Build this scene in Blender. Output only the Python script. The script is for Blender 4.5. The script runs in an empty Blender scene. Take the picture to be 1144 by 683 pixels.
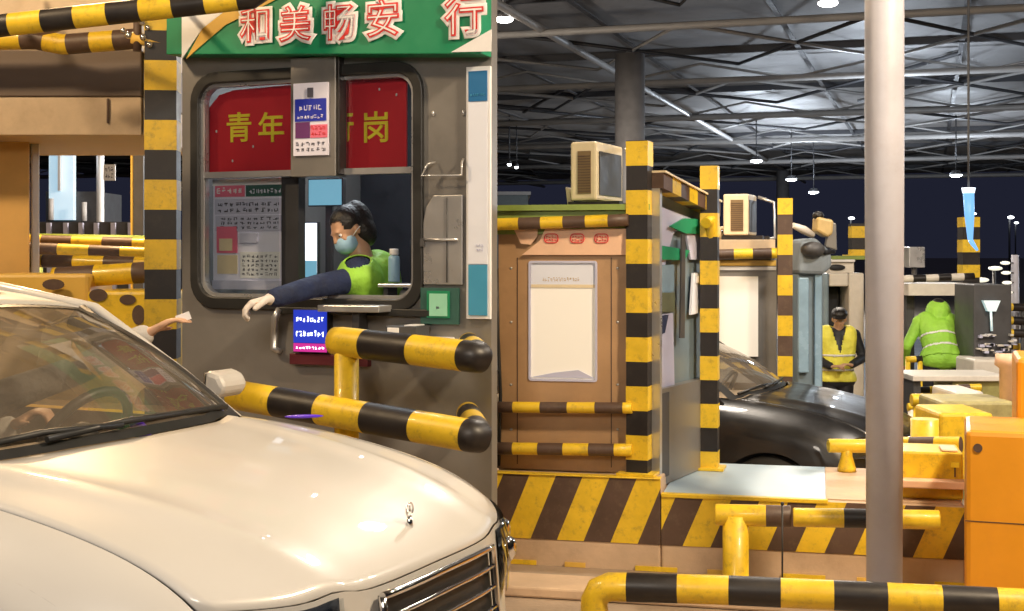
import bpy, bmesh, math, random
from mathutils import Vector, Matrix
random.seed(7)
R = math.radians
PI = math.pi
F, CX, CY, CZ = 1480.0, 572.0, 285.0, 1.5
scene = bpy.context.scene
COL = scene.collection

# ------------------------------------------------------------------ materials
def mat(name, col, rough=.5, metal=0., var=.12, scale=6., bump=0., bscale=60., coat=0., bdist=.01, emit=None, estr=0., dirt=0., dirtcol=(.05, .04, .03)):
    m = bpy.data.materials.new(name); m.use_nodes = True
    nt = m.node_tree; N = nt.nodes; L = nt.links
    b = N['Principled BSDF']
    b.inputs['Roughness'].default_value = rough
    b.inputs['Metallic'].default_value = metal
    b.inputs['Coat Weight'].default_value = coat
    b.inputs['Base Color'].default_value = (*col, 1)
    tc = N.new('ShaderNodeTexCoord')
    if var or dirt:
        n = N.new('ShaderNodeTexNoise'); n.inputs['Scale'].default_value = scale
        n.inputs['Detail'].default_value = 6; n.inputs['Roughness'].default_value = .65
        L.new(tc.outputs['Object'], n.inputs['Vector'])
        r = N.new('ShaderNodeMapRange'); r.inputs[1].default_value = .3; r.inputs[2].default_value = .7
        r.inputs[3].default_value = 1 - var; r.inputs[4].default_value = 1 + var
        L.new(n.outputs['Fac'], r.inputs[0])
        v = N.new('ShaderNodeVectorMath'); v.operation = 'SCALE'; v.inputs[0].default_value = col
        L.new(r.outputs[0], v.inputs['Scale'])
        out = v.outputs[0]
        if dirt:
            n2 = N.new('ShaderNodeTexNoise'); n2.inputs['Scale'].default_value = scale * 2.7
            n2.inputs['Detail'].default_value = 9; n2.inputs['Roughness'].default_value = .75
            L.new(tc.outputs['Object'], n2.inputs['Vector'])
            r2 = N.new('ShaderNodeMapRange'); r2.inputs[1].default_value = .52; r2.inputs[2].default_value = .72
            r2.inputs[3].default_value = 0; r2.inputs[4].default_value = dirt
            L.new(n2.outputs['Fac'], r2.inputs[0])
            mx = N.new('ShaderNodeMix'); mx.data_type = 'RGBA'
            L.new(r2.outputs[0], mx.inputs['Factor']); L.new(out, mx.inputs[6]); mx.inputs[7].default_value = (*dirtcol, 1)
            out = mx.outputs[2]
        L.new(out, b.inputs['Base Color'])
        rr = N.new('ShaderNodeMapRange'); rr.inputs[1].default_value = .3; rr.inputs[2].default_value = .7
        rr.inputs[3].default_value = max(.02, rough * .8); rr.inputs[4].default_value = min(1, rough * 1.25)
        L.new(n.outputs['Fac'], rr.inputs[0]); L.new(rr.outputs[0], b.inputs['Roughness'])
    if bump:
        nb = N.new('ShaderNodeTexNoise'); nb.inputs['Scale'].default_value = bscale; nb.inputs['Detail'].default_value = 5
        L.new(tc.outputs['Object'], nb.inputs['Vector'])
        bp = N.new('ShaderNodeBump'); bp.inputs['Strength'].default_value = bump; bp.inputs['Distance'].default_value = bdist
        L.new(nb.outputs['Fac'], bp.inputs['Height']); L.new(bp.outputs[0], b.inputs['Normal'])
    if emit:
        b.inputs['Emission Color'].default_value = (*emit, 1); b.inputs['Emission Strength'].default_value = estr
    return m

def glass(name, tint=(.85, .9, .9), refl=1.0, base=.04, dust=0.):
    m = bpy.data.materials.new(name); m.use_nodes = True
    nt = m.node_tree; N = nt.nodes; L = nt.links
    N.remove(N['Principled BSDF'])
    t = N.new('ShaderNodeBsdfTransparent'); t.inputs[0].default_value = (*tint, 1)
    g = N.new('ShaderNodeBsdfGlossy'); g.inputs['Roughness'].default_value = .03
    fr = N.new('ShaderNodeFresnel'); fr.inputs[0].default_value = 1.5
    ad = N.new('ShaderNodeMath'); ad.operation = 'MULTIPLY_ADD'; ad.inputs[1].default_value = refl; ad.inputs[2].default_value = base; ad.use_clamp = True
    mx = N.new('ShaderNodeMixShader')
    L.new(fr.outputs[0], ad.inputs[0]); L.new(ad.outputs[0], mx.inputs[0]); L.new(t.outputs[0], mx.inputs[1]); L.new(g.outputs[0], mx.inputs[2])
    if dust:  # tan diffuse veil: dusty glass plus blurred reflections painted in as haze
        df = N.new('ShaderNodeBsdfDiffuse'); df.inputs[0].default_value = (.62, .52, .40, 1); m2 = N.new('ShaderNodeMixShader')
        tc = N.new('ShaderNodeTexCoord'); no = N.new('ShaderNodeTexNoise'); no.inputs['Scale'].default_value = 3.5; no.inputs['Detail'].default_value = 3
        mr = N.new('ShaderNodeMapRange'); mr.inputs[1].default_value = .3; mr.inputs[2].default_value = .7; mr.inputs[3].default_value = dust * .55; mr.inputs[4].default_value = dust * 1.45
        L.new(tc.outputs['Object'], no.inputs['Vector']); L.new(no.outputs['Fac'], mr.inputs[0]); L.new(mr.outputs[0], m2.inputs[0])
        L.new(mx.outputs[0], m2.inputs[1]); L.new(df.outputs[0], m2.inputs[2]); mx = m2
    L.new(mx.outputs[0], N['Material Output'].inputs[0])
    return m

def emis(name, col, s):
    return mat(name, (.8, .8, .8), .5, var=0, emit=col, estr=s)

M = dict(
    yellow=mat('yellow_paint', (.74, .50, .022), .42, var=.14, scale=7, dirt=.62, dirtcol=(.17, .11, .04), bump=.12, bscale=35, coat=.15),
    black=mat('black_paint', (.014, .011, .011), .45, var=.3, scale=6, dirt=.15, dirtcol=(.10, .07, .045)),
    brown=mat('faded_black_paint', (.085, .05, .035), .5, var=.25, scale=5, dirt=.4, dirtcol=(.2, .14, .08)),  # black paint browned so the warm light haze sits in its colour
    steel=mat('brushed_steel_cladding', (.235, .225, .215), .36, .35, var=.10, scale=2.5, bump=.05, bscale=8, dirt=.2, dirtcol=(.15, .12, .1)),
    alu=mat('aluminium', (.55, .55, .56), .3, .7, var=.08),
    rubber=mat('rubber', (.018, .018, .018), .45, var=.2),
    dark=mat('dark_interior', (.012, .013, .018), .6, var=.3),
    darkgrey=mat('dark_grey', (.06, .06, .065), .5, var=.2),
    navy=mat('navy_cloth', (.012, .022, .07), .85, var=.25, scale=14, bump=1.0, bscale=9, bdist=.03),
    green=mat('sign_green', (.008, .22, .10), .42, var=.07),
    ggreen=mat('olive_green_film', (.22, .30, .06), .5, var=.25, scale=3),
    white=mat('white_paint', (.78, .78, .80), .4, var=.05),
    cream=mat('cream_plastic', (.74, .62, .42), .45, var=.08, dirt=.15, dirtcol=(.35, .25, .15)),
    tan=mat('tan_panel', (.52, .40, .27), .5, var=.12, dirt=.2, dirtcol=(.3, .2, .1)),
    ochre=mat('ochre_wall', (.66, .40, .12), .55, var=.12, scale=2, dirt=.2, dirtcol=(.4, .24, .1)),
    goldtrim=mat('gold_paint', (.70, .44, .08), .45, var=.1, scale=3),
    red=mat('red_banner_cloth', (.66, .012, .025), .55, var=.10, scale=3, bump=.3, bscale=7),
    gold=mat('banner_yellow', (.95, .78, .04), .5, var=.05),
    redink=mat('red_lettering', (.62, .03, .03), .4, var=.25, scale=30),
    pinkink=mat('pink_print', (.75, .16, .26), .6, var=.1),
    paper=mat('paper', (.74, .74, .90), .6, var=.05, scale=9, bump=.1, bscale=15),
    paperb=mat('grey_paper', (.52, .53, .70), .6, var=.05),
    ink=mat('dark_ink', (.07, .07, .10), .6, var=.1),
    dgreen=mat('dark_green_print', (.03, .10, .085), .5, var=.1),
    blue=mat('blue_print', (.015, .03, .42), .4, var=.1),
    pblue=mat('poster_blue', (.02, .14, .34), .35, var=.05),
    pblue2=mat('poster_light_blue', (.06, .30, .50), .35, var=.05),
    posterw=mat('poster_white', (.72, .76, .88), .4, var=.05, scale=2),
    skin=mat('skin', (.56, .33, .21), .5, var=.06, scale=20),
    mask=mat('mask_blue', (.34, .58, .80), .7, var=.04, bump=.3, bscale=30),
    hair=mat('hair', (.010, .008, .008), .45, var=.3, scale=40, bump=.5, bscale=90),
    hivis=mat('reflective_green', (.30, .62, .06), .6, var=.12, scale=9, bump=1.0, bscale=9, bdist=.03),
    hivisy=mat('reflective_yellow', (.85, .80, .10), .6, var=.12, scale=9, bump=1.0, bscale=9, bdist=.03),
    tape=mat('reflective_tape', (.75, .75, .72), .3, var=.05),
    glove=mat('white_glove', (.74, .68, .64), .7, var=.06),
    grey=mat('grey_cloth', (.22, .22, .24), .85, var=.15, scale=8, bump=.4, bscale=14),
    seat=mat('seat_leather', (.50, .42, .34), .45, var=.15, scale=5, bump=.15, bscale=30),
    dash=mat('dashboard_plastic', (.40, .30, .20), .55, var=.2, scale=6, bump=.2, bscale=120),
    carwhite=mat('white_car_paint', (.56, .54, .51), .40, .0, var=.02, scale=1.5, coat=.45),
    carblack=mat('black_car_paint', (.008, .008, .009), .35, .0, var=.1, coat=.35),
    chrome=mat('chrome', (.75, .76, .78), .12, 1., var=.03),
    lampdark=mat('headlamp_inner', (.14, .16, .20), .18, .7, var=.3, scale=12),
    tyre=mat('tyre_rubber', (.02, .02, .02), .7, var=.2, bump=.3, bscale=80),
    rim=mat('alloy_rim', (.45, .46, .48), .25, .9, var=.05),
    orange=mat('orange_plastic', (.72, .30, .012), .42, var=.08, scale=2.5, dirt=.18, dirtcol=(.55, .2, .03)),
    concrete=mat('painted_concrete', (.55, .40, .27), .65, var=.16, scale=3, bump=.2, bscale=25, dirt=.3, dirtcol=(.28, .19, .12)),
    padtop=mat('pale_blue_pad', (.36, .47, .56), .38, var=.10, scale=2.5, dirt=.15, dirtcol=(.5, .42, .3)),
    pole=mat('galvanised_pole', (.48, .49, .58), .5, .1, var=.10, scale=3, bump=.06, bscale=20, dirt=.15, dirtcol=(.3, .22, .2)),
    deck=mat('canopy_deck', (.22, .215, .215), .65, .0, var=.25, scale=.6, dirt=.55, dirtcol=(.10, .10, .11)),
    purlin=mat('dark_purlin', (.035, .035, .04), .6, var=.2),
    truss=mat('white_truss', (.28, .27, .26), .45, var=.12, scale=2),
    fabricgreen=mat('parasol_green', (.01, .26, .12), .6, var=.1),
    bluegrey=mat('blue_grey_metal', (.20, .27, .33), .4, .2, var=.15, scale=4),
    paleblue=mat('pale_blue_glass', (.25, .38, .50), .25, var=.15, scale=5),
    beige=mat('beige_plastic', (.50, .36, .15), .5, var=.15, scale=9),
    purplep=mat('purple_print', (.12, .02, .14), .5, var=.05),
    whiteglow2=mat('lit_white_pole', (.85, .87, .9), .4, var=.03),  # plain white pole colour, no emission
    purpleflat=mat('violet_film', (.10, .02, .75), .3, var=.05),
    peach=mat('peach_paint', (.78, .50, .33), .5, var=.08, dirt=.1),
    darkgrey2=mat('column_grey', (.10, .095, .095), .5, var=.15),
    lampsmall2=emis('signal_glow', (1, .95, .75), .8),
    olivebox=mat('olive_box', (.36, .32, .14), .5, var=.3, scale=9),
    beige2=mat('vent_brown', (.20, .13, .06), .5, var=.15),
    fanlight=emis('fan_light_glow', (.25, .62, .70), .5),
    bluegrey2=mat('grey_blue_cover', (.20, .24, .28), .7, var=.2, scale=7, bump=.3, bscale=12),
    stonedark=mat('far_wall', (.10, .12, .12), .6, var=.15),
    greyl=mat('light_grey_cloth', (.42, .40, .38), .85, var=.15, scale=8, bump=1.0, bscale=9, bdist=.03),
    stone=mat('pale_painted_steel', (.66, .62, .56), .5, var=.12),
    purple=emis('purple_led', (.16, .03, .9), 1.6),
    lamp=emis('lamp_glow', (1, .96, .9), 22.),
    lampsmall=emis('far_lamp_glow', (.9, .95, 1), 7.),
    bluelamp=mat('blue_tube_glow', (.02, .04, .08), .4, var=0, emit=(.20, .50, 1.0), estr=1.1),
    cyan=mat('screen_glow', (.03, .04, .05), .3, var=0, emit=(.17, .42, .55), estr=.8),
    whiteglow=emis('white_panel_glow', (.72, .85, 1.0), 1.6),
    ledblue=mat('led_blue', (.01, .01, .05), .3, var=0, emit=(.02, .05, .60), estr=.8),
    ledwhite=emis('led_text', (.75, .85, 1), 2.2),
    ledred=mat('led_red', (.05, .01, .02), .3, var=0, emit=(.75, .03, .35), estr=.8),
    maroon=mat('maroon_plastic', (.10, .012, .02), .5),
    panelglow=emis('backlit_panel_glow', (1.0, .80, .50), .16),
    glass=glass('clear_glass', (.95, .97, .97), .8, .0), wind=glass('windscreen_glass', (.93, .92, .88), 1.1, .03, .11),
    smoke=glass('headlamp_glass', (.8, .85, .9), 1.2, .06),
)

# ------------------------------------------------------------------ object helpers
def tag(o, label=None, cat=None, group=None, kind=None):
    if label: o['label'] = label
    if cat: o['category'] = cat
    if group: o['group'] = group
    if kind: o['kind'] = kind
    return o
def empty(name, loc=(0, 0, 0), rz=0, label=None, cat=None, group=None):
    o = bpy.data.objects.new(name, None); COL.objects.link(o)
    o.location = loc; o.rotation_euler = (0, 0, rz); o.empty_display_size = .1
    return tag(o, label, cat, group)
def copy_tree(o, parent=None):
    c = o.copy(); COL.objects.link(c); c.parent = parent
    for ch in list(o.children): copy_tree(ch, c)
    return c

class MB:
    """collects shapes with material slots, then links them as one mesh object"""
    def __init__(s): s.bm = bmesh.new(); s.mats = []
    def mi(s, m):
        if m not in s.mats: s.mats.append(m)
        return s.mats.index(m)
    def box(s, a, b, m, M4=None):
        a, b = [min(a[i], b[i]) for i in range(3)], [max(a[i], b[i]) for i in range(3)]
        P = [Vector((x, y, z)) for z in (a[2], b[2]) for y in (a[1], b[1]) for x in (a[0], b[0])]
        if M4: P = [M4 @ p for p in P]
        v = [s.bm.verts.new(p) for p in P]; i = s.mi(m)
        for f in ((0, 2, 3, 1), (4, 5, 7, 6), (0, 1, 5, 4), (1, 3, 7, 5), (3, 2, 6, 7), (2, 0, 4, 6)):
            s.bm.faces.new([v[k] for k in f]).material_index = i
        return s
    def prism(s, pts, y0, y1, m, plane='xz'):
        """extrude outline (list of 2d) between y0 and y1 (plane xz) or z (plane xy)"""
        mk = (lambda p, t: (p[0], t, p[1])) if plane == 'xz' else ((lambda p, t: (p[0], p[1], t)) if plane == 'xy' else (lambda p, t: (t, p[0], p[1])))
        A = [s.bm.verts.new(mk(p, y0)) for p in pts]; B = [s.bm.verts.new(mk(p, y1)) for p in pts]
        i = s.mi(m); n = len(pts)
        fs = [s.bm.faces.new(A), s.bm.faces.new(B[::-1])]
        for k in range(n): fs.append(s.bm.faces.new((A[k], B[k], B[(k + 1) % n], A[(k + 1) % n])))
        for f in fs: f.material_index = i
        return s
    def tube(s, pts, r, m, seg=16, m2=None, band=None, phase=0, caps=True):
        """swept tube; with m2 and band: alternating painted bands along its length. r may be list"""
        pts = [Vector(p) for p in pts]
        rr = list(r) if isinstance(r, (list, tuple)) else [r] * len(pts)
        d = [0]
        for a, b in zip(pts, pts[1:]): d.append(d[-1] + (b - a).length)
        T = d[-1]; st = set(d)
        if band:
            k = -phase * band
            while k < T:
                if k > 1e-4: st.add(k); 
                if k > 1e-4: st.add(min(T, k + .0015))
                k += band
        st = sorted(st)
        def at(t):
            for i in range(len(pts) - 1):
                if t <= d[i + 1] + 1e-9:
                    u = (t - d[i]) / max(1e-9, d[i + 1] - d[i]); return pts[i].lerp(pts[i + 1], u), rr[i] + (rr[i + 1] - rr[i]) * u
            return pts[-1], rr[-1]
        P = [at(t) for t in st]
        rings = []; nrm = None
        for i, (p, rad) in enumerate(P):
            if i == 0: tg = P[1][0] - p
            elif i == len(P) - 1: tg = p - P[i - 1][0]
            else: tg = (P[i + 1][0] - p).normalized() + (p - P[i - 1][0]).normalized()
            tg.normalize()
            if nrm is None:
                nrm = tg.cross(Vector((0, 0, 1)) if abs(tg.z) < .9 else Vector((0, 1, 0))).normalized()
            else:
                nrm = (nrm - tg * nrm.dot(tg)).normalized()
            bn = tg.cross(nrm)
            rings.append([s.bm.verts.new(p + (nrm * math.cos(2 * PI * k / seg) + bn * math.sin(2 * PI * k / seg)) * rad) for k in range(seg)])
        ia = s.mi(m); ib = s.mi(m2) if m2 else ia
        for i in range(len(rings) - 1):
            tm = (st[i] + st[i + 1]) / 2
            idx = ia if not band or int((tm + phase * band) // band) % 2 == 0 else ib
            for k in range(seg):
                f = s.bm.faces.new((rings[i][k], rings[i][(k + 1) % seg], rings[i + 1][(k + 1) % seg], rings[i + 1][k]))
                f.material_index = idx; f.smooth = True
        if caps:
            s.bm.faces.new(rings[0][::-1]).material_index = ia
            s.bm.faces.new(rings[-1]).material_index = ib if band and int((T - 1e-4 + phase * band) // band) % 2 else ia
        return s
    def ell(s, c, r, m, seg=16, rot=None):
        res = bmesh.ops.create_uvsphere(s.bm, u_segments=seg, v_segments=max(6, seg // 2), radius=1)
        X = Matrix.Translation(c) @ (rot or Matrix()) @ Matrix.Diagonal((*r, 1))
        i = s.mi(m)
        for v in res['verts']: v.co = X @ v.co
        for v in res['verts']:
            for f in v.link_faces: f.material_index = i; f.smooth = True
        return s
    def grid(s, fn, nu, nv, m, smooth=True, thick=0):
        V = [[s.bm.verts.new(fn(i / nu, j / nv)) for j in range(nv + 1)] for i in range(nu + 1)]
        k = s.mi(m)
        for i in range(nu):
            for j in range(nv):
                f = s.bm.faces.new((V[i][j], V[i + 1][j], V[i + 1][j + 1], V[i][j + 1])); f.material_index = k; f.smooth = smooth
        return s
    def build(s, name, parent=None, bevel=0, sub=0, solid=0, off=None):
        if off:
            for v in s.bm.verts: v.co -= Vector(off)
        bmesh.ops.recalc_face_normals(s.bm, faces=s.bm.faces)
        me = bpy.data.meshes.new(name); s.bm.to_mesh(me); s.bm.free()
        for m in s.mats: me.materials.append(M[m] if isinstance(m, str) else m)
        o = bpy.data.objects.new(name, me); COL.objects.link(o); o.parent = parent
        if solid:
            d = o.modifiers.new('solid', 'SOLIDIFY'); d.thickness = solid; d.offset = -1
        if bevel:
            b = o.modifiers.new('bevel', 'BEVEL'); b.width = bevel; b.segments = 2; b.limit_method = 'ANGLE'; b.angle_limit = R(40)
        if sub:
            u = o.modifiers.new('sub', 'SUBSURF'); u.levels = sub; u.render_levels = sub
        return o

def rrect(x0, z0, x1, z1, r, n=6):
    P = []
    for cx, cz, a0 in ((x1 - r, z1 - r, 0), (x0 + r, z1 - r, 90), (x0 + r, z0 + r, 180), (x1 - r, z0 + r, 270)):
        for k in range(n + 1):
            a = R(a0 + 90 * k / n); P.append((cx + r * math.cos(a), cz + r * math.sin(a)))
    return P
def ring_prism(mb, outer, inner, y0, y1, m):
    bm = mb.bm; i = mb.mi(m); n = len(outer)
    A = [[bm.verts.new((p[0], y, p[1])) for p in pp] for y in (y0, y1) for pp in (outer, inner)]
    for k in range(n):
        q = (k + 1) % n
        for f in ((A[0][k], A[0][q], A[1][q], A[1][k]), (A[2][k], A[3][k], A[3][q], A[2][q]), (A[0][k], A[2][k], A[2][q], A[0][q]), (A[1][k], A[1][q], A[3][q], A[3][k])):
            bm.faces.new(f).material_index = i
def text(s, size, m, x, y, z, parent, name='lettering', offset=0., depth=.002, rz=0, sx=1., rnd=0.):
    """real lettering facing local -y"""
    c = bpy.data.curves.new('t', 'FONT'); c.body = s; c.size = size; c.offset = offset; c.extrude = depth
    c.align_x = 'CENTER'; c.align_y = 'CENTER'; c.resolution_u = 3
    if rnd: c.extrude = 0; c.bevel_depth = rnd; c.bevel_resolution = 2
    o = bpy.data.objects.new('t', c); COL.objects.link(o)
    bpy.context.view_layer.update()
    me = bpy.data.meshes.new_from_object(o.evaluated_get(bpy.context.evaluated_depsgraph_get()))
    bpy.data.objects.remove(o); bpy.data.curves.remove(c)
    for v in me.vertices:
        a, b, d = v.co; d = d * (depth / rnd if rnd else 1); v.co = (x + a * sx * math.cos(rz) - b * math.sin(rz), y - d, z + b * math.cos(rz) + a * math.sin(rz))
    me.materials.clear(); me.materials.append(M[m])
    for p in me.polygons: p.material_index = 0
    ob = bpy.data.objects.new(name, me); COL.objects.link(ob); ob.parent = parent
    return ob
def marks(mb, x0, z0, x1, z1, y, m, rows=2, cols=6, seed=0, t=.0015):
    """unreadable small print: rows of little strokes"""
    rg = random.Random(seed); rh = (z1 - z0) / rows; cw = (x1 - x0) / cols
    for r in range(rows):
        for c in range(cols):
            bx, bz = x0 + c * cw, z0 + r * rh
            for k in range(4):
                if rg.random() < .5:
                    zz = bz + rh * rg.uniform(.15, .75); xa = bx + cw * rg.uniform(.08, .3)
                    mb.box((xa, y - t, zz), (xa + cw * rg.uniform(.3, .6), y, zz + rh * .12), m)
                else:
                    xx = bx + cw * rg.uniform(.12, .8); za = bz + rh * rg.uniform(.12, .3)
                    mb.box((xx, y - t * .9, za), (xx + cw * .11, y, za + rh * rg.uniform(.35, .55)), m)

class Frame:
    """a vertical building face: local x along it, local y into depth"""
    def __init__(s, x, y, ang): s.p = Vector((x, y)); s.a = ang; s.u = Vector((math.cos(ang), -math.sin(ang))); s.v = Vector((math.sin(ang), math.cos(ang)))
    def hit(s, px, py, v=0.):
        """local (x, z) where the sight line of a photo point meets the plane at depth v"""
        d = Vector(((px - CX) / F, 1.0)); o = s.p + s.v * v
        t = o.dot(s.v) / d.dot(s.v)
        w = d * t
        return (w - s.p).dot(s.u), CZ - (py - CY) / F * t
    def z(s, py, px=CX, v=0.): return s.hit(px, py, v)[1]
    def x(s, px, v=0.): return s.hit(px, CY, v)[0]
    def root(s, name, label, cat, group=None, z=0.): return empty(name, (s.p.x, s.p.y, z), -s.a, label, cat, group)
def W(px, py, Y): return Vector(((px - CX) / F * Y, Y, CZ - (py - CY) / F * Y))

def ground_z(y):
    if y < 6.9: return 0.
    if y < 7.8: return -.43 * (y - 6.9) / .9
    if y < 14: return -.43 - .24 * (y - 7.8) / 6.2
    return -.67

# ------------------------------------------------------------------ people (closed limbs fused by a voxel remesh)
def capsule(bm, p, q, r1, r2, seg=14):
    p, q = Vector(p), Vector(q); d = q - p
    if d.length < 1e-5: return
    z = d.normalized(); x = z.orthogonal().normalized(); y = z.cross(x); n = 4; rings = []
    for k in range(1, n + 1):
        a = -PI / 2 + PI / 2 * k / n; rings.append((p + z * r1 * math.sin(a), r1 * math.cos(a)))
    for k in range(0, n):
        a = PI / 2 * k / n; rings.append((q + z * r2 * math.sin(a), r2 * math.cos(a)))
    V = [[bm.verts.new(c + (x * math.cos(2 * PI * j / seg) + y * math.sin(2 * PI * j / seg)) * rr) for j in range(seg)] for c, rr in rings]
    b0, b1 = bm.verts.new(p - z * r1), bm.verts.new(q + z * r2)
    for j in range(seg):
        k = (j + 1) % seg
        bm.faces.new((b0, V[0][k], V[0][j])); bm.faces.new((b1, V[-1][j], V[-1][k]))
        for i in range(len(V) - 1): bm.faces.new((V[i][j], V[i][k], V[i + 1][k], V[i + 1][j]))
def ball(bm, c, r, rot=None):
    res = bmesh.ops.create_uvsphere(bm, u_segments=18, v_segments=12, radius=1)
    X = Matrix.Translation(c) @ (rot or Matrix()) @ Matrix.Diagonal((*r, 1))
    for v in res['verts']: v.co = X @ v.co
def fuse(name, caps, balls, voxel, m, parent, off, smooth=4, cut=None):
    bm = bmesh.new()
    for c in caps: capsule(bm, *c)
    for b in balls: ball(bm, *b)
    for v in bm.verts: v.co -= Vector(off)
    me = bpy.data.meshes.new('tmp'); bm.to_mesh(me); bm.free()
    o = bpy.data.objects.new('tmp', me); COL.objects.link(o)
    r = o.modifiers.new('r', 'REMESH'); r.mode = 'VOXEL'; r.voxel_size = voxel
    sm = o.modifiers.new('s', 'SMOOTH'); sm.iterations = smooth; sm.factor = .5
    bpy.context.view_layer.update()
    m2 = bpy.data.meshes.new_from_object(o.evaluated_get(bpy.context.evaluated_depsgraph_get()))
    bpy.data.objects.remove(o)
    if cut:
        bm = bmesh.new(); bm.from_mesh(m2)
        kill = [f for f in bm.faces if cut(f.calc_center_median() + Vector(off))]
        bmesh.ops.delete(bm, geom=kill, context='FACES'); bm.to_mesh(m2); bm.free()
    for p in m2.polygons: p.use_smooth = True
    m2.materials.clear(); m2.materials.append(M[m])
    m2.name = name
    ob = bpy.data.objects.new(name, m2); COL.objects.link(ob); ob.parent = parent
    return ob
def hand(wrist, d, n, side, curl=.5, s=1.):
    """palm and five bent fingers as capsules; d = pointing direction, n = back of the hand, side = +1/-1 thumb side"""
    d = Vector(d).normalized(); n = Vector(n); n = (n - d * n.dot(d)).normalized(); x = d.cross(n) * side; w = Vector(wrist); C = []
    for k in range(4):
        o = (k - 1.5) * .021 * s
        C.append((w + x * o * .5, w + d * .085 * s + x * o, .016 * s, .0125 * s))
    for k, L in enumerate((.072, .082, .076, .060)):
        o = (k - 1.5) * .0215 * s; a = w + d * .088 * s + x * o; L *= s
        b = a + (d * math.cos(curl * .6) - n * math.sin(curl * .6) + x * (k - 1.5) * .05) * L * .45
        c = b + (d * math.cos(curl * 1.3) - n * math.sin(curl * 1.3)) * L * .32
        e = c + (d * math.cos(curl * 2.) - n * math.sin(curl * 2.)) * L * .23
        C += [(a, b, .0100 * s, .0092 * s), (b, c, .0092 * s, .0085 * s), (c, e, .0085 * s, .0075 * s)]
    a = w + d * .025 * s - x * .028 * s; b = a + (d * .6 - x * .75 - n * .25) * .040 * s; c = b + (d * .85 - x * .25 - n * .4) * .032 * s
    C += [(w, a, .016 * s, .014 * s), (a, b, .0135 * s, .011 * s), (b, c, .011 * s, .009 * s)]
    return C
def head_shapes(c, rot, s=1.):
    """skull, jaw, nose, ears, lips, brow; local face looks along -y"""
    X = Matrix.Translation(c) @ rot; T = lambda p: X @ (Vector(p) * s)
    B = [(T((0, .012, .03)), (.074 * s, .092 * s, .088 * s), rot), (T((0, -.022, -.035)), (.056 * s, .066 * s, .072 * s), rot),
         (T((0, -.060, -.085)), (.028 * s, .022 * s, .020 * s), rot), (T((0, -.095, -.018)), (.013 * s, .016 * s, .012 * s), rot),
         (T((0, -.082, -.055)), (.024 * s, .010 * s, .008 * s), rot), (T((0, -.080, .022)), (.048 * s, .012 * s, .010 * s), rot)]
    for k in (-1, 1):
        B += [(T((k * .078, .012, -.010)), (.009 * s, .018 * s, .030 * s), rot), (T((k * .04, -.062, -.025)), (.020 * s, .014 * s, .018 * s), rot)]
    C = [(T((0, -.084, .016)), T((0, -.096, -.016)), .009 * s, .012 * s)]
    return C, B, T

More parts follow.
